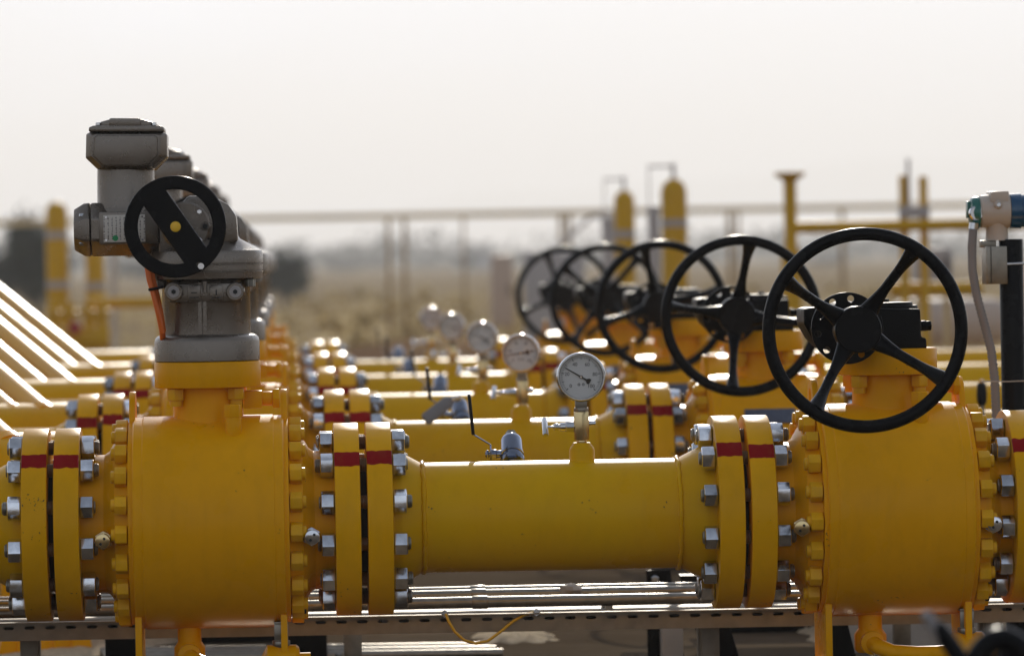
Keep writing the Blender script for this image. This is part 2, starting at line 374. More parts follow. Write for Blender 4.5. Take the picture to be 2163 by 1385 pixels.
# ------------------------------------------------------------------ electric actuator
def px_poly(pts, d, u0): return [(L(x, y, d)[0]-u0, L(x, y, d)[1]) for x, y in pts]
def make_actuator(label, loc, u0, grp):
    t = thing('electric_actuator', label, 'actuator', loc, grp)
    MB().lathe([(339.5, 109), (341, 111), (380, 111), (388, 109), (393, 104), (395, 96), (395, 0)], 'z', n=96).build('base_flange', M_GREY, t)
    col = MB().lathe([(394, 97), (396, 93.5), (500, 93), (508, 97), (511, 106)], 'z', n=96)
    for a in (-97, -91):
        col.box(-4, 4, -97, -88, 396, 505, Matrix.Rotation(R_(a+90), 3, 'Z'))
    col.build('column', M_GREY, t)
    def q(px, py, d): x, z = L(px, py, d); return x-u0, z
    # indicator band with two round plugs and two lettered keys
    d = -96
    x0, z0 = q(348, 640, d); x1, z1 = q(518, 597, d)
    MB().box(x0+8, x1-8, -98, -50, z0, z1).build('indicator_band', M_GREY, t, bevel=5)
    for px in (367, 497):
        cx, cz = q(px, 616, d)
        pg = MB().lathe([(-108, 17), (-106, 19), (-70, 20)], 'y', (cx, 0, cz), 40).build('plug', M_GREY, t)
        MB().lathe([(-110, 11.5), (-109, 12.5), (-107, 12.5)], 'y', (cx, 0, cz), 32).build('window', M_PALE, pg)
        MB().hexa(-111.5, -109, 9, 'y', (cx, 0, cz), ch=.5).build('socket', M_INK, pg)
    for px in (410, 457):
        cx, cz = q(px, 618, d)
        kb = MB().box(cx-14, cx+14, -106, -96, cz-16, cz+16).build('key', M_GREY, t, bevel=3)
        MB().box(cx-6, cx+6, -107, -105.8, cz-1.2, cz+1.2).box(cx-10, cx+10, -107, -105.8, cz-11, cz-9).build('mark', M_INK, kb) if px == 410 else MB().box(cx-1.2, cx+1.2, -107, -105.8, cz-6, cz+6).box(cx-10, cx+10, -107, -105.8, cz-11, cz-9).build('mark', M_INK, kb)
    cx, cz = q(433, 606, d); MB().cyl(cz-12, cz+12, 5, 'z', (cx, -100, 0), 12).build('pin', M_GREY, t)
    # gear housing: clamped disc, shoulder, and upper worm housing
    gx = q(434, 560, 0)[0]
    MB().lathe([(511, 112), (513, 120), (526, 121), (527, 118), (529, 118), (530, 121), (541, 121), (542, 118), (544, 118), (545, 121.5), (566, 121.5), (571, 119), (596, 74), (606, 68), (606, 0)], 'z', (gx, 0, 0), 112).build('gear_housing', M_GREY, t)
    for (a) in (-30, -150, 30, 150):
        MB().hexa(494, 511, 20, 'z', (gx+108*math.cos(R_(a)), 108*math.sin(R_(a)), 0)).build('housing_bolt', M_STUD, t)
    up = px_poly([(335, 434), (384, 429), (398, 414), (448, 413), (482, 432), (499, 456), (503, 510), (335, 540)], -70, u0)
    MB().prism(up, -72, 70).build('worm_housing', M_GREY, t, bevel=7, seg=3)
    cx, cz = q(392, 478, -75)
    MB().lathe([(-84, 48), (-80, 52), (-60, 52)], 'y', (cx, 0, cz), 40).build('cover_plate', M_GREY, t)
    for a in (45, 135, 225, 315):
        MB().hexa(-88, -83, 9, 'y', (cx+42*math.cos(R_(a)), 0, cz+42*math.sin(R_(a))), ch=.8).build('cover_screw', M_STEEL, t)
    cx, cz = q(433, 478, -80)
    MB().box(cx-22, cx+25, -76, -60, cz-24, cz+24).lathe([(-84, 11), (-82, 13), (-72, 13)], 'y', (cx, 0, cz), 32).build('breather_plug', M_GREY, t, bevel=2)
    MB().hexa(-86, -83, 10, 'y', (cx, 0, cz), ch=.6).build('breather_socket', M_INK, t)
    # motor housing lying along x
    xa, za = q(192, 485, -40); xb, _ = q(350, 485, -40)
    MB().lathe([(xa, 61), (xb-6, 61), (xb+8, 54)], 'x', (0, -10, za), 8, ph=PI/8).cyl(xb-40, xb+60, 44, 'x', (0, -10, za), 48).build('motor_housing', M_GREY, t, bevel=5, seg=3)
    xc, _ = q(156, 485, -40)
    mc = MB().lathe([(xc, 0), (xc, 46), (xa-14, 60), (xa-1.5, 61)], 'x', (0, -10, za), 8, ph=PI/8).build('motor_cap', M_GREY, t, bevel=3)
    for a in (35, -35, 145, 215):
        MB().hexa(xc+12, xc+26, 11, 'x', (0, -10-50*math.cos(R_(a)), za+50*math.sin(R_(a)))).build('cap_screw', M_STEEL, mc)
    x0, z0 = q(210, 517, -72); x1, z1 = q(334, 446, -72)
    MB().box(x0, x1, -74, -30, z0, z1).build('panel', M_GREY, t, bevel=4)
    x0, z0 = q(219, 512, -76); x1, z1 = q(306, 453, -76)
    npl = MB().box(-(x1-x0)/2, (x1-x0)/2, -1, 1.2, -(z1-z0)/2, (z1-z0)/2).build('nameplate', M_PLATE, t, ((x0+x1)/2, -75.3, (z0+z1)/2), bevel=.5)
    for sx in (-1, 1):
        for sz in (-1, 1): MB().cyl(-2, -.8, 2.2, 'y', (sx*38, 0, sz*24), 12).build('rivet', M_STEEL, npl)
    MB().cyl(-1.8, -.9, 6, 'y', (-19, 0, -20), 20).build('green_dot', M_GREEN, npl)
    # terminal head on a neck
    nx, nz0 = q(267, 440, 0); _, nz1 = q(267, 357, 0)
    MB().lathe([(nz0-18, 70), (nz0-2, 64), (nz0+6, 61.5), (nz1, 60)], 'z', (nx, 0, 0), 64).build('head_neck', M_GREY, t)
    hd = px_poly([(182, 284), (190, 279), (346, 279), (353, 284), (353, 331), (327, 358), (206, 358), (181, 334)], -60, u0)
    hc = (nx, q(267, 318, -60)[1])
    def inset(P, kx, kz): return [(hc[0]+(x-hc[0])*kx, hc[1]+(z-hc[1])*kz) for x, z in P]
    h = MB().frustum([(inset(hd, .84, .86), -82), (hd, -62), (hd, 66), (inset(hd, .86, .88), 82)]).build('terminal_head', M_GREY, t, bevel=2.5, seg=2)
    MB().frustum([(inset(hd, .76, .78), -86), (inset(hd, .79, .81), -81)]).build('head_cover', M_GREY, h, bevel=1)
    lid = MB().prism(px_poly([(188, 278.5), (188, 270), (197, 266), (340, 266), (347, 270), (347, 278.5)], -60, u0), -76, 80).prism(px_poly([(198, 266.5), (214, 257), (232, 252), (300, 252), (320, 257), (338, 266.5)], -60, u0), -56, 60).build('lid', M_GREY, h, bevel=2.5)
    MB().prism(px_poly([(231, 268), (231, 252), (234, 250), (294, 250), (298, 253), (297, 268)], -60, u0), -70, -40).build('lid_block', M_GREY, lid, bevel=3)
    for px in (208, 325):
        cx, cz = q(px, 264, -60); MB().hexa(cz-1, cz+5, 10, 'z', (cx, -64, 0), ch=.8).build('lid_screw', M_STEEL, lid)
    # flat black handwheel
    d = -235; wx, wz = q(370, 479, d); k = 1+d/DC
    Ro, Ri = 108*k, 79*k
    def seg(a0, a1, off):      # one D-shaped opening: an arc closed by a chord parallel to the web
        pts = []
        for j in range(25):
            a = a0+(a1-a0)*j/24; pts.append((Ri*math.cos(a), Ri*math.sin(a)))
        return pts
    wa = R_(-56); hw = 21.5*k; dl = math.asin(hw/Ri)+.1
    loops = [circ(0, 0, Ro, 96), seg(wa+dl, wa+PI-dl, 1), seg(wa+PI+dl, wa+2*PI-dl, 1), circ(49*k, -80*k, 5, 16)]
    wh = MB().add(plate(loops, 15, 2.5), M=XZ).build('handwheel', M_BLK, t, (wx, d, wz), ang=40)
    MB().cyl(-12, 0, 11, 'y', n=28, ch=2).build('hub_cap', M_HUBY, wh, (1, 0, 0))
    MB().cyl(-9, -6.5, 6.5, 'y', n=20).cyl(-10, -8.5, 5, 'y', n=20).build('crank_bush', M_STEEL, wh, (53*k, 0, -84*k))
    MB().cyl(0, 170, 22, 'y', n=28).build('shaft', M_BLKR, wh)
    return t

# ------------------------------------------------------------------ gear operator with big spoked handwheel
def make_gearop(label, loc, u0, grp):
    t = thing('gear_operator', label, 'valve operator', loc, grp)
    P = px_poly([(1698, 652), (1716, 649), (1944, 652), (1946, 712), (1957, 714), (1958, 738), (1738, 738), (1716, 716), (1698, 684)], -70, u0)
    MB().prism(P, -72, 78).build('gearbox', M_BLKR, t, bevel=6, seg=3)
    cz = L(1880, 650, -20)[1]
    cap = MB().lathe([(cz-6, 62), (cz+2, 62), (cz+5, 60), (cz+5, 52), (cz+11, 51), (cz+12, 48), (cz+12, 0)], 'z', (5, 0, 0), 48).build('position_cap', M_BLKR, t)
    MB().hexa(cz+11, cz+19, 15, 'z', (-4, -20, 0), ch=1.5).build('cap_screw', M_BLK, cap)
    sx, sz = L(1946, 688, -20)
    MB().cyl(0, 12, 11, 'x', n=20).hexa(10, 22, 20, 'x', ch=3).build('stop_bolt', M_BLKR, t, (sx-u0-1, -20, sz), bevel=1)
    hx, hz = L(1789, 693, -128); hx -= u0
    holes = [circ(62*math.cos(R_(a)), 62*math.sin(R_(a)), 7.2, 20) for a in range(10, 370, 36)]
    MB().add(plate([circ(0, 0, 75, 72)] + holes, 9, 1.0), M=XZ).build('input_disc', M_BLK, t, (hx, -128, hz), ang=40)
    MB().lathe([(-124, 45), (-110, 50), (-70, 58), (-60, 58)], 'y', (hx, 0, hz), 40).cyl(-300, -120, 20, 'y', (hx, 0, hz), 24).build('input_shaft', M_BLKR, t)
    yr, yh = -438, -318
    RR = 194.5
    w = MB().tube([(RR*math.cos(2*PI*k/120), 0, RR*math.sin(2*PI*k/120)) for k in range(120)], 13.2, 20, closed=True).build('handwheel', M_BLK, t, (hx, yr, hz))
    MB().lathe([(0, 0), (0, 45), (1.5, 47), (4, 48), (50, 48), (58, 44), (62, 34), (80, 30)], 'y', (0, yh-yr-12, 0), 64).build('hub', M_BLK, w)
    for j in range(4):
        pth, rad = [], []
        for i in range(13):
            f = i/12; r = 34+(RR-36)*f*.99
            y = (yh-yr)+16-(yh-yr+16)*(f**1.0) + 12*math.sin(f*PI)
            pth.append((r, y, 0))
            rad.append(25-14.5*min(1, f/.38)**.7 if f < .38 else 10.5 + 9.0*max(0, (f-.70)/.30)**1.3)
        sp = MB().tube(pth, rad, 14, flat=.72, up=(0, 1, 0)).build('spoke', M_BLK, w, rot=(0, -R_(57+90*j), 0), ang=60)
    return t, w

# ------------------------------------------------------------------ pipe pieces
X_IN, X_A, X_B, X_C, X_D, X_E, X_F, X_G, X_H = -2600, -537.5, -470.5, 114, 181.5, 910.5, 977, 1526, 1593
UV1, UV2 = -175.0, 1260.0
def make_spool(label, loc, grp):
    u0 = 545.0
    t = thing('pipe_spool', label, 'pipe', loc, grp)
    MB().lathe([(274-u0, PIPE_R), (811-u0, PIPE_R)], 'x', n=128).build('pipe', M_PIPE, t)
    for x, s in ((X_D, 1), (X_E, -1)):
        put('flange', FLG, t, (x-u0, 0, 0))
        a0 = x-u0+s*26; a1 = (274 if s > 0 else 811)-u0
        MB().lathe(hub(a0, a1, HUB_R-4, PIPE_R), 'x', n=96).build('weld_neck', M_PIPE, t)
        put('weld_bead', WELD, t, (a1, 0, 0), (.4 if s > 0 else 2.2, 0, 0))
    for xm in ((X_C+X_D)/2, (X_E+X_F)/2):
        MB().cyl(-7.5, 7.5, 128, 'x', n=64).build('gasket', M_GASK, t, (xm-u0, 0, 0))
        studs(t, xm-u0)
    MB().lathe([(105, 36), (112, 30), (117, 27), (136, 27), (142, 25), (149, 19), (152, 18), (152, 0)], 'z', (612.5-u0, 0, 0), 32).build('gauge_boss', M_PIPE, t)
    # threaded boss for the lever valve on the far upper side
    Mx = Matrix.Rotation(R_(-45), 3, 'X')
    MB().lathe([(108, 24), (122, 20), (142, 19)], M=Mx, c=(471-u0, 0, 0), n=24).build('tapping_boss', M_PIPE, t)
    return t
def make_end(label, loc, left, grp):
    u0 = X_A if left else X_H
    t = thing('inlet_pipe' if left else 'outlet_pipe', label, 'pipe', loc, grp)
    s = -1 if left else 1
    put('flange', FLG, t)
    MB().lathe(hub(s*26, s*95, HUB_R-4, PIPE_R), 'x', n=96).build('weld_neck', M_PIPE, t)
    MB().lathe([(s*95, PIPE_R), (s*(1300 if left else 2600), PIPE_R)], 'x', n=96).build('pipe', M_PIPE, t)
    xm = 33.5*(-s)
    MB().cyl(-7.5, 7.5, 128, 'x', n=64).build('gasket', M_GASK, t, (xm, 0, 0))
    studs(t, xm, off=(.0 if left else .06))
    return t

def make_gauge(label, loc, needle, grp):
    """origin at the pipe axis below the gauge"""
    t = thing('pressure_gauge', label, 'gauge', loc, grp)
    nv = MB().hexa(157, 218, 31, 'z', ph=PI/2, ch=2).cyl(150, 158, 11, 'z', n=20).build('needle_valve', M_REFLBRONZE, t, bevel=.8)
    MB().cyl(-45, -14, 9, 'x', (0, 0, 186), 20, ch=1).hexa(-34, -15, 22, 'x', (0, 0, 186)).cyl(-60, -44, 6, 'x', (0, 0, 186), 16).hexa(-58, -48, 15, 'x', (0, 0, 186)).cyl(-72, -58, 3, 'x', (0, 0, 186), 12).build('valve_stem', M_STEEL, nv, bevel=.5)
    MB().tube([(-77, -22, 184-15), (-77, 22, 184+17)], [6.2, 6.2], 18, up=(1, 0, 0)).build('handle', M_STEEL, nv, bevel=.8)
    MB().cyl(14, 30, 6, 'x', (0, 0, 192), 16, ch=1).build('bleed_plug', M_STEEL, nv)
    MB().hexa(217, 226, 27, 'z', ch=1.2).box(-12, 12, -12, 12, 225, 246).build('stem', M_GALV, t, bevel=.8)
    cz = 291.0
    cs = MB().lathe([(26, 0), (26, 40), (22, 46), (18, 48), (-12, 49), (-16, 52), (-21, 52.2), (-25, 51), (-26.5, 49), (-26.5, 47.2), (-22, 45.6), (-17, 45.2), (-12, 45.2), (-12, 0)], 'y', (0, 0, cz), 72).build('case', M_STEEL, t)
    dial = MB().cyl(-16, -13, 44.8, 'y', n=64).build('dial', M_DIAL, t, (0, 0, cz))
    tk = MB()
    for k in range(51):
        f = k/50; a = R_(221-265*f); big = k % 5 == 0
        r1, r0 = 42, (36.5 if big else 38.8)
        Mr = Matrix.Rotation(-a, 3, 'Y')
        tk.box(r0, r1, -16.5, -15.8, -(.75 if k % 10 == 0 else .55 if big else .33), (.75 if k % 10 == 0 else .55 if big else .33), Mr)
    for n in (0, 20, 40, 60, 80, 100):
        a = R_(221-265*n/100); rr = 30 if n in (20, 80) else 29
        tk.add(text_mesh(str(n), 10.5, .12), M=XZ, off=(rr*math.cos(a), -16.2, rr*math.sin(a)))
    for q in (-1, 1):
        tk.add(plate([circ(q*4.6, -16, 2.9, 20), circ(q*4.6, -16, 1.9, 20)], .4), M=XZ, off=(0, -16.2, 0)).cyl(-16.4, -15.9, .8, 'y', (q*4.6, 0, -16), 10)
    tk.build('dial_marks', M_INK, dial)
    nd = MB().prism([(-12, -1.9), (-18, -6.5), (-22, -5), (-22, 5), (-18, 6.5), (-12, 1.9), (38, .7), (38, -.7)], -18.6, -17.8).cyl(-19, -17, 3.6, 'y', n=20).build('needle', M_INK, dial, rot=(0, -R_(needle), 0))
    MB().cyl(-20, -18.9, 2.4, 'y', n=16).build('pivot', M_STEEL, nd)
    MB().cyl(-22, -21, 45.4, 'y', n=64).build('glass', M_GLASS, t, (0, 0, cz))
    return t

def make_lever(label, loc, grp):
    """small ball valve on the back of the pipe, leaning away at 45 degrees; origin on the pipe axis"""
    t = thing('lever_valve', label, 'valve', loc, grp)
    Mx = Matrix.Rotation(R_(-45), 3, 'X')
    MB().lathe([(140, 16), (143, 19), (152, 18), (152, 24), (158, 26), (163, 26), (164, 23), (172, 23), (173, 25), (177, 25), (178, 23), (212, 23), (220, 21), (226, 16), (229, 13), (231, 0)], M=Mx, n=40).build('barrel', M_CHROME, t)
    MB().hexa(229, 240, 21, M=Mx).build('end_plug', M_STUD, t)
    c = Mx @ Vector((0, 0, 178)); cy, cz = c.y, c.z
    st = MB().cyl(-40, -18, 8, 'x', (0, cy, cz), 18).hexa(-47, -33, 20, 'x', (0, cy, cz)).cyl(-58, -40, 5, 'x', (0, cy, cz), 14).hexa(-56, -50, 18, 'x', (0, cy, cz)).build('stem', M_CHROME, t, bevel=.6)
    # flat lever: up from the stem, bent outwards, then up again inside a black sleeve
    pts = [(-46, cz-12), (-46, cz+20), (-80, cz+42), (-84, cz+52)]
    lv = MB()
    for (x0, z0), (x1, z1) in zip(pts, pts[1:]):
        a = math.atan2(z1-z0, x1-x0); ln = math.hypot(x1-x0, z1-z0)
        lv.box(-.5, ln+.5, -11, 11, -1.6, 1.6, Matrix.Rotation(-a, 3, 'Y'))
        bmesh.ops.translate(lv.bm, vec=(x0, cy, z0), verts=lv.bm.verts[-8:])
    lv.build('lever', M_CHROME, t, bevel=.4)
    g = MB().box(-3.4, 3.4, -12.5, 12.5, 0, 88, Matrix.Rotation(R_(-5), 3, 'Y')).build('grip', M_RUB, t, (-82.5, cy, cz+42), bevel=2.4)
    return t

# ------------------------------------------------------------------ build the five pipe runs
GV1, GV2 = 'motorised ball valves, one per pipe run', 'handwheel ball valves, one per pipe run'
valve1 = make_valve('yellow ball valve under the grey actuator on %s' % RUN[0], rowloc(0, UV1), 158, X_B-UV1, X_C-UV1, 112, 0, GV1)
valve2 = make_valve('yellow ball valve under the black handwheel on %s' % RUN[0], rowloc(0, UV2), 152, X_F-UV2, X_G-UV2, 105, 0, GV2)
act = make_actuator('grey electric actuator with black flat handwheel on %s' % RUN[0], rowloc(0, UV1), UV1, 'electric actuators on the motorised valves')
gop, wheel0 = make_gearop('black gearbox with four spoke handwheel on %s' % RUN[0], rowloc(0, UV2), UV2, 'black handwheel gearboxes on the valves')
spool = make_spool('yellow pipe spool between two red banded flanges on %s' % RUN[0], rowloc(0, 545), 'pipe spools between the valves')
inlet = make_end('yellow flanged pipe left of actuator valve on %s' % RUN[0], rowloc(0, X_A), True, 'flanged inlet pipes')
outlet = make_end('yellow flanged pipe right of handwheel valve on %s' % RUN[0], rowloc(0, X_H), False, 'flanged outlet pipes')
gauge = make_gauge('round pressure gauge with needle below thirty on %s' % RUN[0], rowloc(0, 612.5), 149, 'pressure gauges on the pipe spools')
lever = make_lever('small steel valve with black lever grip behind %s' % RUN[0], rowloc(0, 471), 'small lever valves behind the spools')
nee = [149, 188, 150, 165, 160]; wrot = [0, 25, 48, -6, 55]
for i in range(1, 5):
    off = Vector((0, i*PITCH, 0))
    def keep(c, i=i):
        nm = c.name.split('.')[0]
        if nm in ('stud_bolt', 'casing_bolt') and c.location.z < (-.06 if i == 1 else .03)*1.0: return False
        if nm in ('stud_bolt', 'casing_bolt') and i > 2 and c.location.y > .06: return False
        if nm in ('drain_pipe', 'drain_valve', 'grease_fitting', 'base_plate', 'plinth') and i > 0: return nm in ('plinth', 'base_plate')
        if i > 2 and nm in ('housing_bolt', 'cover_screw', 'rivet', 'hole', 'cap_screw', 'lid_screw', 'bonnet_bolt'): return False
        return True
    for src, lab in ((valve1, 'yellow ball valve under the grey actuator on %s'), (valve2, 'yellow ball valve under the black handwheel on %s'),
                     (act, 'grey electric actuator with black flat handwheel on %s'), (gop, 'black gearbox with four spoke handwheel on %s'),
                     (spool, 'yellow pipe spool between two red banded flanges on %s'), (inlet, 'yellow flanged pipe left of actuator valve on %s'),
                     (outlet, 'yellow flanged pipe right of handwheel valve on %s'), (gauge, 'round pressure gauge on %s'), (lever, 'small steel valve with black lever grip behind %s')):
        c = copy_tree(src, None, keep); c.location = src.location + off; c['label'] = lab % RUN[i]
        if src is gop:
            for ch in c.children:
                if ch.name.startswith('handwheel'): ch.rotation_euler.y = -R_(wrot[i])
        if src is gauge:
            c.location.x += random.uniform(-6, 8)*S
            c.rotation_euler.z = [0, -.16, -.12, -.2, .1][i]
            for ch in c.children:
                for g in ch.children:
                    if g.name.startswith('needle') and ch.name.startswith('dial'): g.rotation_euler.y = -R_(nee[i])
        if src is lever:
            c.rotation_euler.z = [0, .12, -.1, .15, 0][i]
        if src is valve2:
            MB().box(-66, 66, -2, 2, -21, 21).build('nameplate', M_TAG, c, (-5, -196, 118), (R_(-30), 0, 0), bevel=1)

# second, lower lever in front of the second run
lt = thing('drain_lever', 'grey flat lever slanting forward below lever valve on the second run', 'lever', rowloc(1, 0))
p0 = L(950, 838); k2 = 1+PITCH/S/DC
def L2(px, py): x, z = L(px, py, PITCH/S); return x, z
a = Vector((L2(950, 840)[0], -140, L2(950, 840)[1])); b = Vector((L2(893, 882)[0], -190, L2(893, 882)[1]))
MB().tube([a, a.lerp(b, .1), a.lerp(b, .95), b], [9, 17, 17, 14], 12, flat=.35).build('grip', M_COND, lt)
MB().tube([a+Vector((25, 0, 5)), a], [8, 8], 10).build('pin', M_ZINC, lt)

# ------------------------------------------------------------------ cable beside the nearest actuator
def pt(px, py, d): x, z = L(px, py, d); return (x, d, z)
oc = thing('orange_cable', 'orange cable hanging beside nearest grey actuator column', 'cable', rowloc(0, 0))
MB().tube([pt(311, 560, -70), pt(316, 590, -75), pt(326, 625, -80), pt(336, 665, -85), pt(343, 700, -80), pt(345, 730, -20)], 6.5, 12, up=(0, 1, 0)).build('sheath', M_ORANGE, oc)
MB().tube([pt(318, 560, -60), pt(323, 590, -66), pt(332, 625, -74), pt(339, 660, -80), pt(345, 700, -70)], 6, 12).build('sheath', M_ORANGE, oc)
MB().tube([pt(314, 612, -84), pt(330, 609, -88), pt(345, 606, -86)], 3, 8).build('cable_tie', M_RUB, oc)

# ------------------------------------------------------------------ bypass pipes and inclined pipes on the left
for i in range(5):
    yb = i*PITCH + .36; d = yb/S; ri = 158
    ztop = [910, 848, 799, 766, 738][i]
    x1, zt = L([150, 215, 262, 300, 330][i], ztop, d)
    t = thing('bypass_pipe', 'thick yellow pipe end behind left flange of %s' % RUN[i], 'pipe', (x1*S, yb, ZA+(zt-ri)*S), 'thick pipes behind the left flanges')
    MB().lathe([(-2200, ri), (-20, ri), (5, ri-8), (25, ri-40), (35, ri-90), (38, 0)], 'x', n=72).build('pipe', M_PIPE, t)
    MB().cyl(-24, -18, ri+3, 'x', n=72, ch=2).build('weld_bead', M_PIPE, t)
    sup = MB().box(-420, -380, -60, 60, -(ZA+(zt-ri)*S)/S, -ri+20).build('saddle_post', M_YEL, t)
    for j, (ex, ey) in enumerate([[(8, 906), (-70, 915)], [(84, 846), (20, 850)], [(147, 800), (89, 803)], [(198, 766), (152, 768)], [(236, 738), (200, 740)]][i]):
        if i == 4: continue
        r = 48
        ex2, ez2 = L(ex, ey, d)
        p = thing('inclined_pipe', '%s yellow inclined pipe coming down left of %s' % (('right hand', 'left hand')[j], RUN[i]), 'pipe', (ex2*S, yb, ZA+ez2*S), 'inclined pipes coming down at the left')
        dr = Vector((-1, 2.2, .715)).normalized()
        MB().tube([dr*-30+Vector((0, 0, -r)), dr*1500+Vector((0, 0, -r))], [r, r], 48).build('pipe', M_INC, p)
        MB().tube([dr*-44+Vector((0, 0, -r)), dr*-10+Vector((0, 0, -r))], [r+4, r+4], 40).build('collar', M_YEL, p)

# ------------------------------------------------------------------ pressure transmitter on a black post (right)
dT = 700.0
tx, tz = L(2135, 505, dT)
pp = thing('instrument_post', 'black round post at the right edge carrying the transmitter', 'post', (tx*S, dT*S, 0))
MB().cyl(0, CAMZ/S+tz-AX, 27, 'z', n=40, ch=1.5).build('post', M_BLK, pp, ang=40)
MB().box(-80, 80, -80, 80, 0, 12).build('base_plate', M_BLK, pp, bevel=2)
ptm = thing('pressure_transmitter', 'cream transmitter with green and blue end caps on black post', 'transmitter', (tx*S, dT*S, ZA))
def qT(px, py): x, z = L(px, py, dT); return x-tx, z
cx0, cz0 = qT(2068, 447); cx1, _ = qT(2131, 447); ex, _ = qT(2046, 447); fx, _ = qT(2168, 447)
MB().lathe([(cx0, 34), (cx0+4, 37), (cx1-4, 40), (cx1, 38)], 'x', (0, 0, cz0), 48).build('housing', M_CREAM, ptm)
MB().box(cx0+22, cx1-4, -34, 34, cz0+20, cz0+45).lathe([(-44, 8), (-38, 10), (-20, 11)], 'y', (cx0+38, 0, cz0+14), 20).build('terminal_boss', M_CREAM, ptm, bevel=3)
MB().hexa(-47, -42, 9, 'y', (cx0+38, 0, cz0+14), ch=.8).build('boss_screw', M_STEEL, ptm)
zb = qT(2100, 508)[1]
MB().lathe([(zb, 26), (zb+30, 24), (cz0-20, 30)], 'z', ((cx0+cx1)/2+6, 0, 0), 40).build('neck', M_CREAM, ptm)
g = MB().lathe([(ex+2, 0), (ex+2, 26), (ex+5, 33), (cx0-12, 37), (cx0-1, 37)], 'x', (0, 0, cz0-3), 40).build('green_cap', M_TEAL, ptm)
MB().box(ex-4, ex+3, -10, 18, cz0-14, cz0+24).build('tab', M_TEAL, g, bevel=1.5)
MB().lathe([(-34, 14), (-32, 17), (-24, 18)], 'y', (ex+14, 0, cz0-4), 24).build('window', M_STEEL, g)
MB().lathe([(cx1+1, 39), (fx-14, 40), (fx-12, 37), (fx+20, 37), (fx+26, 30), (fx+26, 0)], 'x', (0, 0, cz0), 48).build('blue_cap', M_BLUE, ptm)
br = MB()
bx0, bz0 = qT(2086, 600); bx1, bz1 = qT(2112, 520)
br.box(bx0, bx1+10, -40, -22, bz0, bz1).box(bx0-8, bx0+6, -40, 30, bz0, bz1).box(qT(2060, 0)[0], bx0+20, -10, 10, bz1-2, bz1+14)
br.build('bracket', M_GALV, ptm, bevel=2)
MB().tube([(bx0, -36, (bz0+bz1)/2), (-26, -36, (bz0+bz1)/2+2), (26, -36, (bz0+bz1)/2+3), (60, -30, (bz0+bz1)/2+4)], 3.2, 10).build('u_bolt', M_STEEL, ptm)
hs = thing('flexible_conduit', 'grey corrugated conduit hanging from transmitter beside black post', 'conduit', rowloc(0, 0))
ctrl = [(2056, 484), (2053, 520), (2054, 570), (2062, 620), (2078, 680), (2094, 740), (2101, 800), (2104, 860), (2106, 940), (2110, 1060)]
path, rad = [], []
for a_, b_ in zip(ctrl, ctrl[1:]):
    for q in range(14):
        f = q/14; x, z = L(a_[0]+(b_[0]-a_[0])*f, a_[1]+(b_[1]-a_[1])*f, dT-30); path.append((x, dT-30, z)); rad.append(9.5+(1.3 if q % 2 else -.5))
MB().tube(path, rad, 16).build('hose', M_COND, hs, ang=70)
MB().tube([path[0], (path[0][0]+2, dT-30, path[0][2]+14)], [11, 11], 12).build('gland', M_STEEL, hs)
kn = thing('wing_knob', 'small black knob standing on pipe left of black post', 'knob', rowloc(1, L2(2062, 830)[0], L2(2062, 830)[1], -100))
MB().lathe([(-30, 8), (-20, 13), (0, 14), (26, 12), (32, 6), (33, 0)], 'z', n=20).build('knob', M_RUB, kn)
MB().cyl(28, 40, 7, 'z', n=14).build('nut', M_STEEL, kn)
MB().cyl(-120, -25, 7, 'z', n=14).build('stem', M_GALV, kn)
sw = tag(MB().tube([(L(2072, 806, 640)[0]+k*12, 640, L(2072, 806, 640)[1]-.04*k+.4*math.sin(k)) for k in range(30)], 1.3, 6).build('signal_wire', M_CREAM, loc=(0, 0, ZA/S)), 'thin pale wire strung across in front of the black post', 'wire')

# ------------------------------------------------------------------ ground works under the pipes
dY = 620.0
yt = dY*S
def trayx(px): return L(px, 1300, dY)[0]
z1, z0 = L(1081, 1283, dY)[1], L(1081, 1322, dY)[1]
X0, X1 = -1500, 2600
tr = thing('cable_tray', 'long slotted steel cable tray under the nearest pipe run', 'cable tray', (0, yt, ZA+z0*S))
hh = z1-z0
slots = [[(x, hh*.60), (x+17, hh*.60), (x+21, hh*.69), (x+17, hh*.78), (x, hh*.78), (x-4, hh*.69)] for x in range(X0+30, X1-30, 46)]
MB().add(plate([[(X0, 0), (X1, 0), (X1, hh), (X0, hh)]] + slots, 3), M=XZ).build('side_rail', M_TRAY, tr, (0, -150, 0))
MB().add(plate([[(X0, 0), (X1, 0), (X1, hh), (X0, hh)]] + slots, 3), M=XZ).build('side_rail', M_TRAY, tr, (0, 150, 0))
fl = MB()
fl.box(X0, X1, -148, 148, 2, 5).box(X0, X1, -164, -151.6, hh-3, hh)
fl.build('floor_sheet', M_TRAY, tr)
MB().box(X0, X1, -148, 148, hh-6, hh-4).build('shade_sheet', M_TRAY, tr)  # added cover, shuts the sun out of the tray so slots stay dark
for px in (60, 1500, 2100):
    xs = trayx(px)
    for ys in (92, 0): MB().box(xs-20, xs+20, ys-0, ys+38, -(ZA/S+z0), -1).build('stand', M_TRAY, tr, bevel=1.5)
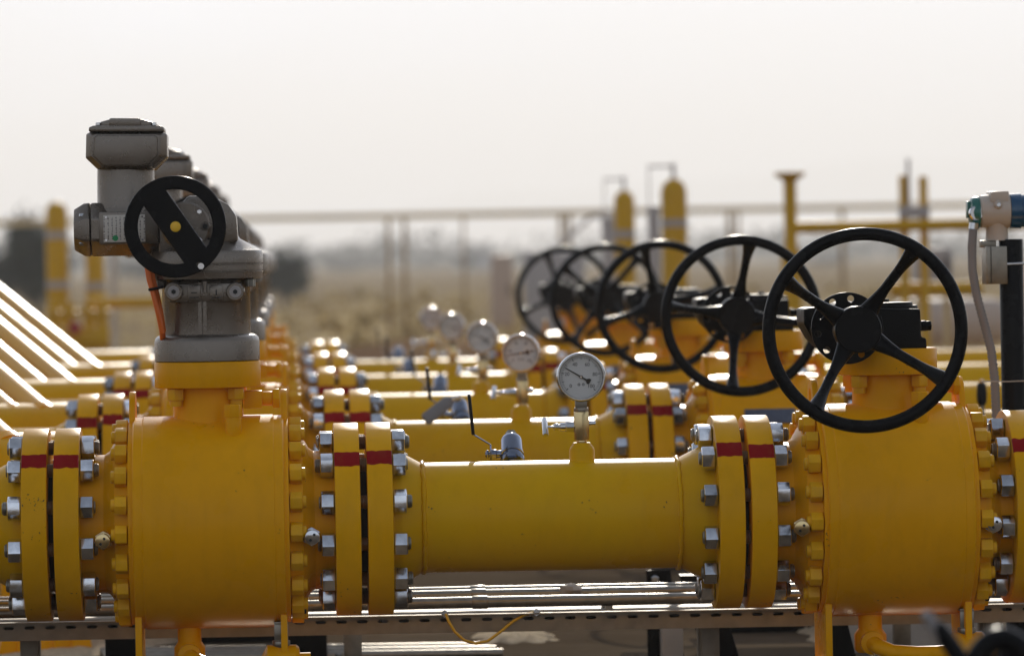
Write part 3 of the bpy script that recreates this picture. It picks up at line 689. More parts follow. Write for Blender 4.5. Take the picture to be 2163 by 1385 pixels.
for j, (py, yy, r) in enumerate([(1246, 60, 11), (1254, 20, 12), (1270, -60, 13)]):
    zz = L(1081, py, dY+yy)[1]
    o = thing('steel_conduit', ['thin steel tube, rear one of three above the slotted cable tray', 'steel tube, middle one of three above the slotted cable tray', 'thickest steel tube, front one of three above slotted tray'][j], 'conduit', (0, (dY+yy)*S, ZA+zz*S), 'steel tubes above the cable tray')
    jx = trayx(1000)
    MB().tube([(X0, 0, -6), (jx, 0, 0), (X1, 0, 0)], r, 24).build('tube', M_GALV, o)
    MB().cyl(jx-4, jx+30, r+2, 'x', n=24, ch=1.5).build('coupling', M_GALV, o)
    for xs in range(X0+200, X1, 500):
        MB().box(xs-8, xs+8, -r-4, r+4, -(zz-z0)+5 if j else -(zz-z0)+5, -r+1).build('clip', M_GALV, o)
# yellow bonding wire
bw = MB().tube([(L(*p, dY-170)[0], dY-170-20*math.sin(n_*.5), L(*p, dY-170)[1]) for n_, p in enumerate([(942, 1297), (948, 1312), (960, 1332), (980, 1350), (1004, 1357), (1030, 1352), (1056, 1334), (1084, 1312), (1110, 1298), (1132, 1293)])], 3.2, 8)
bw = bw.build('wire', M_HUBY, thing('bonding_wire', 'yellow bonding wire looping below the slotted cable tray', 'wire', rowloc(0, 0)), ang=70)
for p in ((940, 1296), (1134, 1293)):
    x, z = L(*p, dY-165); MB().hexa(-12, 0, 15, 'y', (x, dY-152, z), ch=1).build('lug', M_ZINC, bw.parent)
# loose tubes on the concrete
for j in range(5):
    y0 = 1.75+j*.05
    dd = y0/S
    xa_, xb_ = L(640-j*4, 1380, dd)[0], L(1062-j*14, 1362, dd)[0]
    rr = 12+j % 2*2
    o = tag(MB().tube([(xa_-500, dd+60, -ZA/S+rr+1), (xb_, dd, -ZA/S+rr+1)], rr, 20).build('loose_tube', M_GALV, loc=(0, 0, ZA/S)), 'steel tube of a loose bundle lying on concrete at the bottom', 'tube', 'loose steel tubes on the concrete')
# strut posts, brackets, beam
def strut(name, label, cat, px, d, w, ztop, m, dep=40, lean=0.0):
    x = L(px, 1350, d)[0]
    t = thing(name, label, cat, (x*S, d*S, 0))
    zt = ZA/S+ztop
    MB().prism([(-w/2, 0), (w/2, 0), (w/2+lean, zt), (-w/2+lean, zt)], -dep/2, dep/2).build('post', m, t, bevel=1.5)
    MB().box(-w, w, -dep, dep, 0, 8).build('base_plate', m, t, bevel=1)
    MB().hexa(8, 20, 16, 'z', (-w*.75, -dep*.6, 0), ch=1).build('anchor_bolt', M_STEEL, t); MB().hexa(8, 20, 16, 'z', (w*.75, -dep*.6, 0), ch=1).build('anchor_bolt', M_STEEL, t)
    return t
strut('strut_post', 'pale galvanised strut post on the floor right of left valve', 'post', 745, 1100, 42, -250, M_GALV)
strut('strut_post', 'galvanised strut post seen under the right hand valve', 'post', 1905, 1500, 40, -235, M_GALV)
strut('steel_beam', 'dark leaning steel beam under the right flange pair', 'beam', 1535, 1250, 80, -215, M_BLKR, 60, -70)
strut('steel_beam', 'black steel beam leaning behind left foot of handwheel valve', 'beam', 1790, 1000, 62, -200, M_BLKR, 60, -60)
strut('steel_pedestal', 'short black pedestal behind the left foot of actuator valve', 'pedestal', 255, 900, 70, -255, M_BLKR, 60, 0)
strut('steel_pedestal', 'short black pedestal right of drain elbow under actuator valve', 'pedestal', 640, 1900, 120, -250, M_BLKR, 60, 0)
for j in range(5):
    dd = 2300
    x = L(18+j*38, 1350, dd)[0]
    t = thing('support_post', 'yellow flat support post, number %s from left below slotted tray' % ['one', 'two', 'three', 'four', 'five'][j], 'post', (x*S, dd*S, 0), 'yellow support posts at bottom left', rotz=R_(12))
    t['label'] = ['yellow support post at the extreme bottom left corner', 'second yellow support post from bottom left corner', 'middle one of five yellow support posts at bottom left', 'fourth yellow support post from bottom left corner', 'rightmost yellow support post at bottom left'][j]
    MB().box(-16, 16, -8, 30, 0, 260).build('post', M_YEL, t, bevel=2)
    MB().prism([(-30, 0), (30, 0), (22, 40), (-22, 40)], -20, 40).build('gusset', M_YEL, t, bevel=1)
blk = tag(MB().box(-170, 170, -90, 90, 0, 130).build('concrete_block', mat('pale_concrete', (.42, .38, .33), .85, var=.15, vscale=15, bump=.3, bscale=60), loc=(L(1925, 1330, 1900)[0], 1900, 0), bevel=5), 'pale concrete block on the ground behind the right valve', 'block')
rock = MB(); rock.lathe([(-14, 6), (-8, 22), (0, 28), (8, 20), (13, 7)], 'z', n=9)
for v in rock.bm.verts: v.co *= random.uniform(.8, 1.25)
xr, zr = L(1205, 1250, dY+20)
tag(rock.build('stone', MATS['pale_concrete'], loc=(xr, dY+20, zr+ZA/S+6), ang=20), 'brown stone chip lying on the steel tubes', 'stone')

M_SUNSAND = mat('sun_patch_sand', (.56, .46, .32), .95, var=.2, vscale=60, bump=.5, bscale=300, spec=0.0)  # pale colour stands in for sunlight on patches of the floor
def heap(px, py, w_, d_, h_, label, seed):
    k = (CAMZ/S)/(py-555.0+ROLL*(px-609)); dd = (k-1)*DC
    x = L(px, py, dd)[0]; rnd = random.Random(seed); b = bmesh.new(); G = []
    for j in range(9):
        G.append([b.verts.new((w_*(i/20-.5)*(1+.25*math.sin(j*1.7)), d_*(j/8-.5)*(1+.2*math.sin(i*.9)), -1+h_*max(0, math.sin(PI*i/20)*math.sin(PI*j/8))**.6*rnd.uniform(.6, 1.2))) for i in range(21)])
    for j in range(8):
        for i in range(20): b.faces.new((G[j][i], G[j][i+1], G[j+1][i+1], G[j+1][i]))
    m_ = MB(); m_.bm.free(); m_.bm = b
    tag(m_.build('sun_patch_heap', M_SUNSAND, loc=(x, dd, 0), ang=60), label, 'sand')
heap(1085, 1346, 190, 330, 22, 'pale sun patch made as a sand heap on the floor under the yellow bonding wire', 3)
heap(190, 1360, 420, 900, 26, 'pale sand heap coloured as sunlit floor beside yellow support posts', 4)
heap(1745, 1335, 130, 600, 20, 'pale sun patch made as sand between black beam and elbow under handwheel valve', 5)
def small(name, label, cat, px, py, d, build):
    x, z = L(px, py, d); t = thing(name, label, cat, (x*S, d*S, ZA+z*S)); build(t, -(ZA/S+z)); return t
small('angle_bracket', 'dark angle bracket with pale face standing behind the steel tubes', 'bracket', 1400, 1222, 1500, lambda t, fl_: (
    MB().prism([(-40, fl_), (52, fl_), (18, 22), (-40, 22)], -6, 6).build('plate', M_BLKR, t, bevel=1), MB().box(-10, 40, -80, -8, fl_, fl_+160).build('flange', M_CREAM, t, bevel=1), MB().hexa(-16, -6, 18, 'y', (-20, 0, 0)).build('bolt', M_STEEL, t)))
small('floor_channel', 'long low steel channel on the floor behind the cable tray', 'channel', 1250, 1352, 2900, lambda t, fl_: (
    MB().prism([(-900, fl_), (900, fl_), (900, fl_+34), (-900, fl_+34)], -30, 30).build('web', M_TRAY, t, bevel=2),))
# blurred hoses and rods close to the lens
hf = -3900.0
def near(px, py): x, z = L(px, py, hf); return Vector((x, hf, z))
def smooth(P, n=8):
    out = []
    for i in range(len(P)-1):
        p0, p1, p2, p3 = P[max(i-1, 0)], P[i], P[i+1], P[min(i+2, len(P)-1)]
        for q in range(n):
            t_ = q/n; out.append(.5*((2*p1)+(p2-p0)*t_+(2*p0-5*p1+4*p2-p3)*t_*t_+(3*p1-p0-3*p2+p3)*t_**3))
    return out+[P[-1]]
o = thing('black_rod', 'out of focus black rod tilted at the bottom right', 'rod', rowloc(0, 0))
MB().tube([near(1975, 1318), near(1983, 1326), near(2000, 1350), near(2035, 1400), near(2100, 1500)], [7, 10, 12, 12, 12], 24).build('rod', M_BLK, o)
MB().tube([near(1952, 1292), near(1958, 1300), near(1988, 1345)], [5, 8, 8], 20).build('tip', M_COND, o)
o = thing('rubber_hose', 'out of focus black hose loop in the bottom right corner', 'hose', rowloc(0, 0))
hp = smooth([near(2046, 1460), near(2062, 1395), near(2090, 1358), near(2125, 1350), near(2165, 1378), near(2215, 1450)])
MB().tube(hp, 16, 24).build('hose', M_BLK, o, ang=80)
hp = smooth([near(2085, 1450), near(2104, 1402), near(2140, 1384), near(2185, 1400), near(2240, 1450)])
MB().tube(hp, 9, 24).build('inner_hose', M_BLK, o, ang=80)

# ------------------------------------------------------------------ background of the station
def far(px, py, dist):
    x, z = L(px, py, dist/S - DC); return x*S, ZA + z*S
def vessel(px0, px1, ptop, dist, label, bands, strap=True, vent=True):
    x0, zt = far(px0, ptop, dist); x1, _ = far(px1, ptop, dist); r = (x1-x0)/2
    t = thing('gas_vessel', label, 'vessel', ((x0+x1)/2, dist-9.4, 0), 'yellow gas vessels')
    prof = [(.06, r*.8), (.12, r)] + [(zt-r*1.1, r)] + [(zt-r*1.1+r*1.1*math.sin(a), r*math.cos(a)) for a in (R_(20), R_(40), R_(60), R_(75))] + [(zt, 0)]
    MB().lathe(prof, 'z', n=40).build('shell', M_YFAR, t, scale=1)
    for b in bands:
        zb_ = far(px0, b, dist)[1]; MB().cyl(zb_-.012*dist/25, zb_+.028*dist/25, r*1.03, 'z', n=40).build('band', M_PALE, t, scale=1)
    if vent:
        MB().cyl(zt-.02, zt+.075, r*.16, 'z', n=12).box(-r*1.9, 0, -.006, .006, zt+.055, zt+.067).box(-r*1.95, -r*1.85, -.006, .006, zt-.25, zt+.067).build('vent_line', M_PALE, t, scale=1)
    return t
vessel(1296, 1340, 402, 26, 'shorter yellow gas vessel left of the tall vessel', [498], )
vessel(1395, 1450, 377, 24, 'tallest yellow gas vessel with grey band behind handwheels', [475])
vessel(95, 142, 425, 30, 'tall yellow vessel at the far left beside dark tree', [500, 605], vent=False)
vessel(180, 220, 520, 30, 'short yellow vessel behind the left actuator', [608], vent=False)
def panel(name, label, cat, px0, px1, p0, p1, dist, m, dep=.25, door=True, grp=None):
    x0, zt = far(px0, p0, dist); x1, zb = far(px1, p1, dist)
    t = thing(name, label, cat, ((x0+x1)/2, dist-9.4, 0), grp); w = (x1-x0)/2
    MB().box(-w, w, -dep/2, dep/2, max(zb, .0), zt).build('housing', m, t, scale=1, bevel=.01)
    if door:
        MB().box(-w*.9, w*.9, -dep/2-.012, -dep/2+.005, zb+.04*(zt-zb), zt-.04*(zt-zb)).build('door', m, t, scale=1, bevel=.004)
        MB().box(w*.6, w*.7, -dep/2-.035, -dep/2-.005, (zb+zt)/2-.04, (zb+zt)/2+.04).build('handle', M_BLK, t, scale=1)
    if zb > .02:
        for s in (-1, 1): MB().box(s*w*.8-.015, s*w*.8+.015, -.02, .02, 0, zb).build('leg', M_FENCE, t, scale=1)
    return t
panel('cabinet', 'narrow grey cladding panel left of the short vessel', 'cabinet', 1272, 1300, 455, 760, 27, M_PALE, door=False)
panel('cabinet', 'narrow grey cladding panel left of the tall vessel', 'cabinet', 1370, 1396, 434, 760, 25, M_PALE, door=False)
panel('cabinet', 'beige cabinet standing left of the rearmost handwheel', 'cabinet', 1036, 1084, 538, 690, 36, M_BEIGE)
panel('cabinet', 'wide grey cabinet behind the rearmost handwheel', 'cabinet', 1106, 1236, 531, 740, 35, M_PALE)
panel('cabinet', 'grey junction box behind the nearest handwheel', 'cabinet', 1932, 2006, 524, 595, 24, M_PALE, door=True)
def pipework():
    dist = 23.0
    t = thing('vent_pipework', 'yellow vent pipework with flanged T riser at upper right', 'pipework', (0, dist-9.4, 0))
    k = dist/DC
    x, zt = far(1668, 372, dist)
    MB().lathe([(0, .031), (zt-.028, .032), (zt-.012, .045), (zt, .072), (zt+.018, .075), (zt+.018, 0)], 'z', (x, 0, 0), 28).build('riser', M_YFAR, t, scale=1)
    xa_, za_ = far(1670, 481, dist); xb_, _ = far(2240, 478, dist)
    MB().cyl(xa_, xb_, .029, 'x', (0, 0, za_), 24).build('cross_pipe', M_YFAR, t, scale=1)
    x3, z3 = far(1650, 500, dist); _, z4 = far(1650, 640, dist)
    MB().cyl(.0, far(0, 560, dist)[1], .05, 'z', (x, 0, 0), 24).build('lower_riser', M_YFAR, t, scale=1)
    for px, py, h in ((1911, 370, .02), (1953, 372, .02)):
        x, zt = far(px, py, dist)
        MB().lathe([(0, .022), (zt-.01, .022), (zt, .017), (zt, 0)], 'z', (x, .06, 0), 20).build('branch', M_YFAR, t, scale=1)
    xb2, zb2 = far(1932, 448, dist)
    MB().box(xb2-.075, xb2+.075, .0, .03, zb2-.03, zb2+.03).build('clamp', M_PALE, t, scale=1, bevel=.006)
    xs, zs = far(1919, 335, dist)
    MB().cyl(zb2, zs, .009, 'z', (xs, .02, 0), 10).build('rod', M_PALE, t, scale=1)
    xq0, zq = far(1885, 612, dist); xq1, _ = far(2080, 612, dist)
    MB().cyl(xq0, xq1, .035, 'x', (0, .1, zq), 20).build('lower_pipe', M_YFAR, t, scale=1)
pipework()
def manifold():
    dist = 29.0
    x0, zz = far(100, 715, dist); x1, _ = far(236, 715, dist)
    t = thing('vessel_manifold', 'yellow pipe manifold at the foot of the left vessels', 'pipework', ((x0+x1)/2, dist-9.4, 0))
    w = (x1-x0)/2
    MB().cyl(-w, w, .075, 'x', (0, -.3, zz), 28).build('header', M_YFAR, t, scale=1)
    for f in (-.7, -.2, .35, .8):
        MB().cyl(0, zz, .04, 'z', (w*f, -.3, 0), 18).cyl(zz, zz+.22, .03, 'z', (w*f, -.32, 0), 18).build('branch', M_YFAR, t, scale=1)
        MB().lathe([(zz+.14, .03), (zz+.145, .055), (zz+.17, .055), (zz+.175, .03)], 'z', (w*f, -.32, 0), 18).build('joint', M_YFAR, t, scale=1)
    xa, za = far(190, 640, dist); xb, _ = far(360, 640, dist)
    MB().cyl(xa-(x0+x1)/2, xb-(x0+x1)/2, .035, 'x', (0, -.1, za), 20).build('side_pipe', M_YFAR, t, scale=1)
    MB().cyl(0, za, .035, 'z', (xb-(x0+x1)/2-.035, -.1, 0), 20).build('side_leg', M_YFAR, t, scale=1)
    xr, zr = far(165, 690, dist)
    MB().lathe([(-.02, .03), (-.015, .04), (.015, .04), (.02, .03)], 'y', (xr-(x0+x1)/2, -.45, zr), 20).build('red_handwheel', mat('red_enamel', (.35, .02, .02), .4), t, scale=1)
manifold()
# drum lying behind, right
xd, zd = far(2005, 680, 27)
t = thing('buffer_tank', 'pale horizontal tank behind the nearest handwheel', 'tank', (xd, 27-9.4, 0))
MB().lathe([(-.34, 0), (-.34, .06), (-.30, .12), (-.25, .135), (.25, .135), (.30, .12), (.34, .06), (.34, 0)], 'x', (0, 0, zd), 32).build('shell', M_BEIGE, t, scale=1)
for s in (-1, 1): MB().box(s*.2-.02, s*.2+.02, -.1, .1, 0, zd-.1).build('saddle', M_FENCE, t, scale=1)

# fence: posts with rails far behind
DF = 46.0
def fence():
    t = thing('boundary_fence', 'pale yellow rail fence across the yard far behind', 'fence', (0, DF-9.4, 0))
    xl, zl = far(-300, 462, DF); xr, zr = far(2500, 452, DF)
    zt = far(900, 455, DF)[1]
    MB().box(xl, xr, -.03, .03, zt-.028, zt+.028).build('top_rail', M_FENCE, t, scale=1)
    for px, w in ((-60, .03), (822, .019), (855, .019), (980, .012), (1187, .022), (1203, .022), (1543, .022), (1560, .014), (240, .03), (1780, .02), (2060, .02)):
        x, _ = far(px, 560, DF)
        MB().box(x-w, x+w, -.028 + w*.1, .028-w*.1, 0, zt-.03).build('post', M_POST, t, scale=1)
    MB().box(xl, xr, -.012, .012, .12, .16).build('bottom_rail', M_FENCE, t, scale=1)
fence()
x, zt = far(1245, 455, 40); x2, z2 = far(1180, 520, 40)
t = thing('brace_tube', 'thin slanting grey brace tube left of the short vessel', 'brace', (0, 30.6, 0))
MB().tube([(far(1170, 530, 40)[0], 0, far(1170, 530, 40)[1]), (far(1248, 458, 40)[0], 0, far(1248, 458, 40)[1]), (far(1330, 455, 40)[0], 0, far(1330, 445, 40)[1])], .018, 10).build('tube', M_PALE, t, scale=1)
MB().cyl(0, far(1170, 530, 40)[1], .02, 'z', (far(1170, 530, 40)[0], 0, 0), 10).build('leg', M_PALE, t, scale=1)
xp, zp = far(238, 520, 32)
t = thing('white_post', 'white square post behind the left actuator', 'post', (xp, 22.6, 0))
MB().box(-.022, .022, -.022, .022, 0, zp).build('post', M_CREAM, t, scale=1); MB().box(-.03, .03, -.03, .03, zp, zp+.015).build('cap', M_CREAM, t, scale=1)

# ------------------------------------------------------------------ trees
def ground_mat(name, stops, sc, rough=.9, bump=.4):
    m, nt, b = newmat(name); tc = N(nt, 'ShaderNodeTexCoord')
    n1 = N(nt, 'ShaderNodeTexNoise', Scale=sc, Detail=8.0, Roughness=.65); nt.links.new(tc.outputs['Object'], n1.inputs['Vector'])
    r = ramp(nt, n1.outputs['Fac'], stops); nt.links.new(r.outputs['Color'], b.inputs['Base Color']); b.inputs['Roughness'].default_value = rough
    n2 = N(nt, 'ShaderNodeTexNoise', Scale=sc*30, Detail=4.0); nt.links.new(tc.outputs['Object'], n2.inputs['Vector'])
    bp = N(nt, 'ShaderNodeBump', Strength=bump, Distance=.01); nt.links.new(n2.outputs['Fac'], bp.inputs['Height']); nt.links.new(bp.outputs['Normal'], b.inputs['Normal'])
    b.inputs['Specular IOR Level'].default_value = .0
    return m
def crown_mesh(w, h, n, leaf, m, cz, seed):
    rnd = random.Random(seed); bm = bmesh.new()
    cl = [(rnd.uniform(-.7, .7)*w, rnd.uniform(-.6, .6)*w, cz+rnd.uniform(-.55, .6)*h, rnd.uniform(.25, .5)) for _ in range(14)]
    for _ in range(n):
        x0, y0, z0_, r = rnd.choice(cl)
        g = [rnd.gauss(0, .42) for _ in range(3)]
        p = Vector((x0+g[0]*r*w*1.6, y0+g[1]*r*w*1.6, z0_+g[2]*r*h*1.6))
        if p.z < .15: continue
        a = Vector((rnd.gauss(0, 1), rnd.gauss(0, 1), rnd.gauss(0, 1))).normalized(); b = a.orthogonal().normalized()
        s = leaf*rnd.uniform(.6, 1.4)
        vs = [bm.verts.new(p+a*s), bm.verts.new(p+b*s*.5), bm.verts.new(p-a*s), bm.verts.new(p-b*s*.5)]
        bm.faces.new(vs)
    me = bpy.data.meshes.new('crown'); bm.to_mesh(me); bm.free(); me.materials.append(m); return me
def tree(px, ptop, wpx, dist, label, m=M_LEAF, seed=1, n=2600):
    x, zt = far(px, ptop, dist); w = wpx*dist/DC/2
    zb = .15*zt; h = (zt-zb)/2
    t = thing('bushy_tree', label, 'tree', (x, dist-9.4, 0), 'trees and bushes beyond the yard')
    put('crown', crown_mesh(w, h*.9, n, max(w, .4)*.09, m, zb+h, seed), t, scale=1)
    tk = MB().tube([(0, 0, -.1), (.02*w, 0, zb), (-.03*w, 0, zb+h)], [w*.13, w*.09, w*.04], 8)
    for a in range(4): tk.tube([(0, 0, zb), (.45*w*math.cos(a*1.6), .45*w*math.sin(a*1.6), zb+h*1.1)], [w*.05, w*.02], 6)
    tk.build('trunk', M_TRUNK, t, scale=1, ang=70)
tree(70, 452, 150, 75, 'dark rounded tree at the far left beyond yellow vessel', seed=3, n=5000)
tree(15, 520, 90, 80, 'low dark bush at the left edge below the tree', seed=4)
tree(600, 528, 110, 95, 'dark bush right of the row of actuators', seed=5, n=3500)
tree(540, 560, 70, 110, 'small bush partly hidden behind the actuators', seed=6)
for j, (px, pt_, w, ds) in enumerate([(730, 553, 80, 442), (790, 548, 60, 510), (900, 556, 90, 561), (985, 532, 60, 408), (1240, 556, 60, 510), (1490, 552, 70, 476), (1740, 548, 70, 340), (1860, 558, 90, 561), (2120, 556, 70, 510), (410, 552, 90, 476), (300, 548, 110, 289)]):
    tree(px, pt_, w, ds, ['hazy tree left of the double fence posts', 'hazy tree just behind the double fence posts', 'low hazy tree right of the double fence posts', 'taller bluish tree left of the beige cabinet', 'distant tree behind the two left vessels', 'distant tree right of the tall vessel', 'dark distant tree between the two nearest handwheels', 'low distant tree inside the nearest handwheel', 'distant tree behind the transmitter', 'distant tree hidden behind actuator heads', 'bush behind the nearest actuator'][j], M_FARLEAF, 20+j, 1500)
xs_, zs_ = far(1000, 536, 420)
t = thing('far_building', 'pale blue grey shed far off left of cabinets', 'building', (xs_, 410, 0))
MB().box(-1.6, 1.6, -3, 3, 0, zs_).build('wall', M_SHED, t, scale=1); MB().prism([(-1.8, zs_), (1.8, zs_), (0, zs_+.5)], -3.1, 3.1).build('roof', M_SHED, t, scale=1)
# low bank of reddish soil at the end of the yard
bb = bmesh.new(); rnd = random.Random(8); G = []
for j in range(7):
    G.append([bb.verts.new((-12+i_*.5, 27+j*.5, -.06+(.24+.09*math.sin(i_*.31)+rnd.uniform(-.05, .05))*math.sin(PI*j/6))) for i_ in range(60)])
for j in range(6):
    for i_ in range(59): bb.faces.new((G[j][i_], G[j][i_+1], G[j+1][i_+1], G[j+1][i_]))
me = bpy.data.meshes.new('soil_bank'); bb.to_mesh(me); bb.free(); me.materials.append(ground_mat('red_soil', [(.3, (.20, .11, .06)), (.7, (.32, .20, .11))], 2.0))
for p in me.polygons: p.use_smooth = True
tag(put('soil_bank', me, scale=1), None, None, kind='structure')
# far woods: one mass along the horizon
wm = bmesh.new(); rnd = random.Random(11)
for k in range(9000):
    ds = rnd.uniform(520, 1200); x = rnd.uniform(-60, 120)*ds/500; hgt = (1.3+1.0*math.sin(x*.12)+.7*math.sin(x*.31+2)+.5*math.sin(x*.8))*ds/500
    z = rnd.uniform(0, 1)**.7*max(.8, hgt+.8)
    p = Vector((x, ds, z)); a = Vector((rnd.gauss(0, 1), rnd.gauss(0, 1), rnd.gauss(0, 1))).normalized(); b = a.orthogonal(); s = rnd.uniform(.4, .9)
    wm.faces.new([wm.verts.new(p+a*s), wm.verts.new(p+b*s*.7), wm.verts.new(p-a*s), wm.verts.new(p-b*s*.7)])
me = bpy.data.meshes.new('far_woods'); wm.to_mesh(me); wm.free(); me.materials.append(M_FARLEAF)
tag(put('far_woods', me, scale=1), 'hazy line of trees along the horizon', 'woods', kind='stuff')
# dry weeds in the field
wm = bmesh.new()
for k in range(520):
    ds = rnd.uniform(22, 120); x = rnd.uniform(-.14, .19)*ds+rnd.uniform(-1, 1); hh_ = rnd.uniform(.08, .42)
    if x < .0: pass
    for q in range(26):
        p = Vector((x+rnd.gauss(0, .12), ds-9.4+rnd.gauss(0, .12), 0)); l = Vector((rnd.gauss(0, .3), rnd.gauss(0, .3), 1)).normalized()*hh_*rnd.uniform(.5, 1.1)
        wv = Vector((rnd.gauss(0, 1), rnd.gauss(0, 1), 0)).normalized()*.014
        wm.faces.new([wm.verts.new(p-wv), wm.verts.new(p+wv), wm.verts.new(p+l)])
        c = p+l*rnd.uniform(.5, 1); a = Vector((rnd.gauss(0, 1), rnd.gauss(0, 1), rnd.gauss(0, 1))).normalized()*.035; b = a.orthogonal()*.5
        wm.faces.new([wm.verts.new(c+a), wm.verts.new(c+b), wm.verts.new(c-a), wm.verts.new(c-b)])
for k in range(150):
    ds = rnd.uniform(34, 75); x = (rnd.uniform(430, 1900)-609)*ds/DC; zc = rnd.uniform(.15, .5)
    for q in range(22):
        c = Vector((x+rnd.gauss(0, .05), ds-9.4+rnd.gauss(0, .05), zc+rnd.gauss(0, .04))); a = Vector((rnd.gauss(0, 1), rnd.gauss(0, 1), rnd.gauss(0, 1))).normalized()*.05; b = a.orthogonal()*.6
        wm.faces.new([wm.verts.new(c+a), wm.verts.new(c+b), wm.verts.new(c-a), wm.verts.new(c-b)])
    p = Vector((x, ds-9.4, 0)); wm.faces.new([wm.verts.new(p+Vector((-.01, 0, 0))), wm.verts.new(p+Vector((.01, 0, 0))), wm.verts.new(p+Vector((0, 0, zc)))])
me = bpy.data.meshes.new('dry_weeds'); wm.to_mesh(me); wm.free(); me.materials.append(M_DRY)
tag(put('dry_weeds', me, (None), (0, 0, -.05), scale=1), 'dry yellow weeds scattered over the field', 'weeds', kind='stuff')

# ------------------------------------------------------------------ ground, hills
M_FIELD = ground_mat('dry_field', [(.25, (.18, .125, .07)), (.5, (.30, .215, .12)), (.75, (.36, .29, .15))], .12)
M_SLAB = ground_mat('yard_concrete', [(.2, (.07, .052, .034)), (.5, (.12, .09, .06)), (.66, (.17, .13, .09)), (.72, (.42, .34, .24))], 1.1, 1.0, .25)  # palest noise stop puts sunlit floor patches into the colour
M_HILL = ground_mat('hill_ground', [(.3, (.12, .12, .11)), (.7, (.2, .19, .17))], .002)
tag(MB().box(-5000, 5000, -300, 9000, -.5, -.05).build('field', M_FIELD, scale=1), None, None, kind='structure')
tag(MB().box(-9, 9, -9, 15.5, -.049, 0).build('yard_slab', M_SLAB, scale=1), None, None, kind='structure')
hb = bmesh.new(); prev = None; rnd = random.Random(5)
nx, ny = 90, 8
grid = []
for j in range(ny):
    row = []
    for i_ in range(nx):
        x = -850+i_*28; y = 5300+j*180
        ridge = 40+30*math.sin(x*.0016+.2)+45*max(0, math.sin((x-50)*.0024))+8*math.sin(x*.009)+4*math.sin(x*.027+1)
        f = math.sin(PI*min(1, j/(ny-1))*.9)
        row.append(hb.verts.new((x, y, -1+ridge*f)))
    grid.append(row)
for j in range(ny-1):
    for i_ in range(nx-1): hb.faces.new((grid[j][i_], grid[j][i_+1], grid[j+1][i_+1], grid[j+1][i_]))
me = bpy.data.meshes.new('hills'); hb.to_mesh(me); hb.free(); me.materials.append(M_HILL)
for p in me.polygons: p.use_smooth = True
tag(put('hills', me, scale=1), None, None, kind='structure')

# ------------------------------------------------------------------ haze
HAZE = 0.0007
if HAZE:
    hm = bpy.data.materials.new('haze_air'); hm.use_nodes = True; nt = hm.node_tree; nt.nodes.clear()
    o = N(nt, 'ShaderNodeOutputMaterial'); v = N(nt, 'ShaderNodeVolumePrincipled', Density=HAZE, Anisotropy=.35); v.inputs['Color'].default_value = (.93, .93, .93, 1)
    nt.links.new(v.outputs[0], o.inputs['Volume'])
    tag(MB().box(-900, 1700, -30, 6900, -1.5, 175).build('haze', hm, scale=1), 'pale haze over the yard and field', 'haze', kind='stuff')

# ------------------------------------------------------------------ light, sky, camera
EL, AZ = R_(21), R_(4.5)
sd = Vector((math.sin(AZ)*math.cos(EL), math.cos(AZ)*math.cos(EL), math.sin(EL)))
sl = bpy.data.lights.new('sun', 'SUN'); sl.energy = 3.3; sl.angle = R_(.5); sl.color = (1, .92, .80)
so = bpy.data.objects.new('sun', sl); COL.objects.link(so); so.rotation_euler = (-sd).to_track_quat('-Z', 'Y').to_euler(); so.location = (0, 0, 12)
w = bpy.data.worlds.new('World'); SC.world = w; w.use_nodes = True; nt = w.node_tree
bg = nt.nodes['Background']; sk = nt.nodes.new('ShaderNodeTexSky'); sk.sky_type = 'NISHITA'; sk.sun_disc = False
sk.sun_elevation = EL; sk.sun_rotation = AZ; sk.air_density = 1.0; sk.dust_density = .6; sk.ozone_density = 1.0; sk.altitude = 100
# thin veil of high haze and cloud over the whole sky
tc = N(nt, 'ShaderNodeTexCoord'); mp = N(nt, 'ShaderNodeMapping'); mp.inputs['Scale'].default_value = (2.0, 2.0, 9.0)
nt.links.new(tc.outputs['Generated'], mp.inputs[0])
nz = N(nt, 'ShaderNodeTexNoise', Scale=5.5, Detail=6.0, Roughness=.5); nt.links.new(mp.outputs[0], nz.inputs['Vector'])
vr = ramp(nt, nz.outputs['Fac'], [(.3, .92), (.7, 1.05)]); vb = ramp(nt, nz.outputs['Fac'], [(.32, .88), (.52, .97), (.70, 1.12)])
sz = N(nt, 'ShaderNodeSeparateXYZ'); nt.links.new(tc.outputs['Generated'], sz.inputs[0])
ve = ramp(nt, sz.outputs['Z'], [(.0, 1.0), (.06, .93), (.22, .84), (.5, .5), (1.0, .3)])
vm = N(nt, 'ShaderNodeMath', operation='MULTIPLY'); nt.links.new(vr.outputs['Color'], vm.inputs[0]); nt.links.new(ve.outputs['Color'], vm.inputs[1])
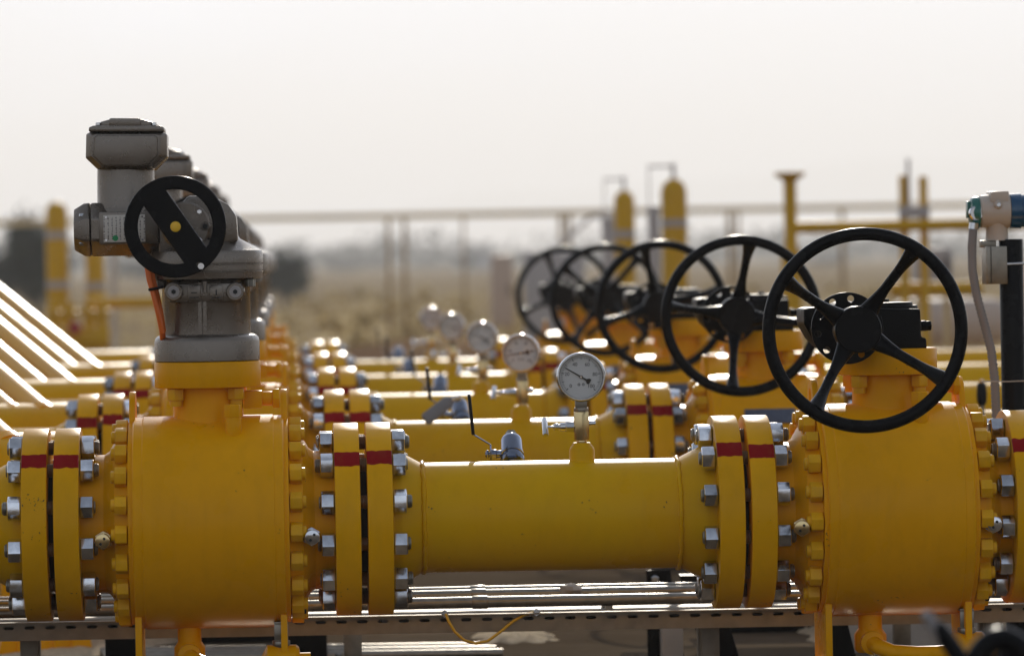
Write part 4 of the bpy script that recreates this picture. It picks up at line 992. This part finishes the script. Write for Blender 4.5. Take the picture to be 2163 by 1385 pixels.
bw_ = N(nt, 'ShaderNodeHueSaturation', Saturation=.75); nt.links.new(sk.outputs[0], bw_.inputs['Color'])
dt = N(nt, 'ShaderNodeVectorMath', operation='DOT_PRODUCT'); dt.inputs[1].default_value = sd; nt.links.new(tc.outputs['Generated'], dt.inputs[0])
d2 = N(nt, 'ShaderNodeMath', operation='MULTIPLY_ADD'); d2.inputs[1].default_value = .5; d2.inputs[2].default_value = .5; nt.links.new(dt.outputs['Value'], d2.inputs[0])
fw = ramp(nt, d2.outputs[0], [(.0, (6.2, 6.7, 7.7)), (.5, (5.0, 5.5, 6.4)), (.80, (5.4, 5.9, 6.8)), (.94, (11.6, 13.1, 16.2)), (1.0, (11.2, 12.7, 15.7))])   # haze scatters forward: brighter round the sun
fb = N(nt, 'ShaderNodeVectorMath', operation='MULTIPLY'); nt.links.new(fw.outputs['Color'], fb.inputs[0]); nt.links.new(vb.outputs['Color'], fb.inputs[1])
nt.links.new(mixc(nt, vm.outputs[0], bw_.outputs[0], fb.outputs[0]), bg.inputs['Color']); bg.inputs['Strength'].default_value = 0.10

cam = bpy.data.cameras.new('camera'); co = bpy.data.objects.new('camera', cam); COL.objects.link(co); SC.camera = co
co.location = (0, -9.4, CAMZ)
co.matrix_world = Matrix.Translation((0, -9.4, CAMZ)) @ Matrix.Rotation(PI/2, 4, 'X') @ Matrix.Rotation(-ROLL, 4, 'Z')
cam.sensor_width = 36; cam.lens = 36*DC/2163
cam.shift_x = (1081.5-609)/2163; cam.shift_y = (555-692.5)/2163
cam.clip_start = .1; cam.clip_end = 20000
cam.dof.use_dof = True; cam.dof.focus_distance = 9.25; cam.dof.aperture_fstop = cam.lens/33.5; cam.dof.aperture_blades = 0
vs = SC.view_settings; vs.view_transform = 'Standard'; vs.look = 'None'; vs.exposure = 0.02; vs.gamma = 1.0
cy = SC.cycles; cy.use_denoising = True; cy.sample_clamp_indirect = 6.0; cy.caustics_reflective = False; cy.caustics_refractive = False
cy.max_bounces = 8; cy.volume_bounces = 1; cy.use_adaptive_sampling = True; cy.adaptive_threshold = .015
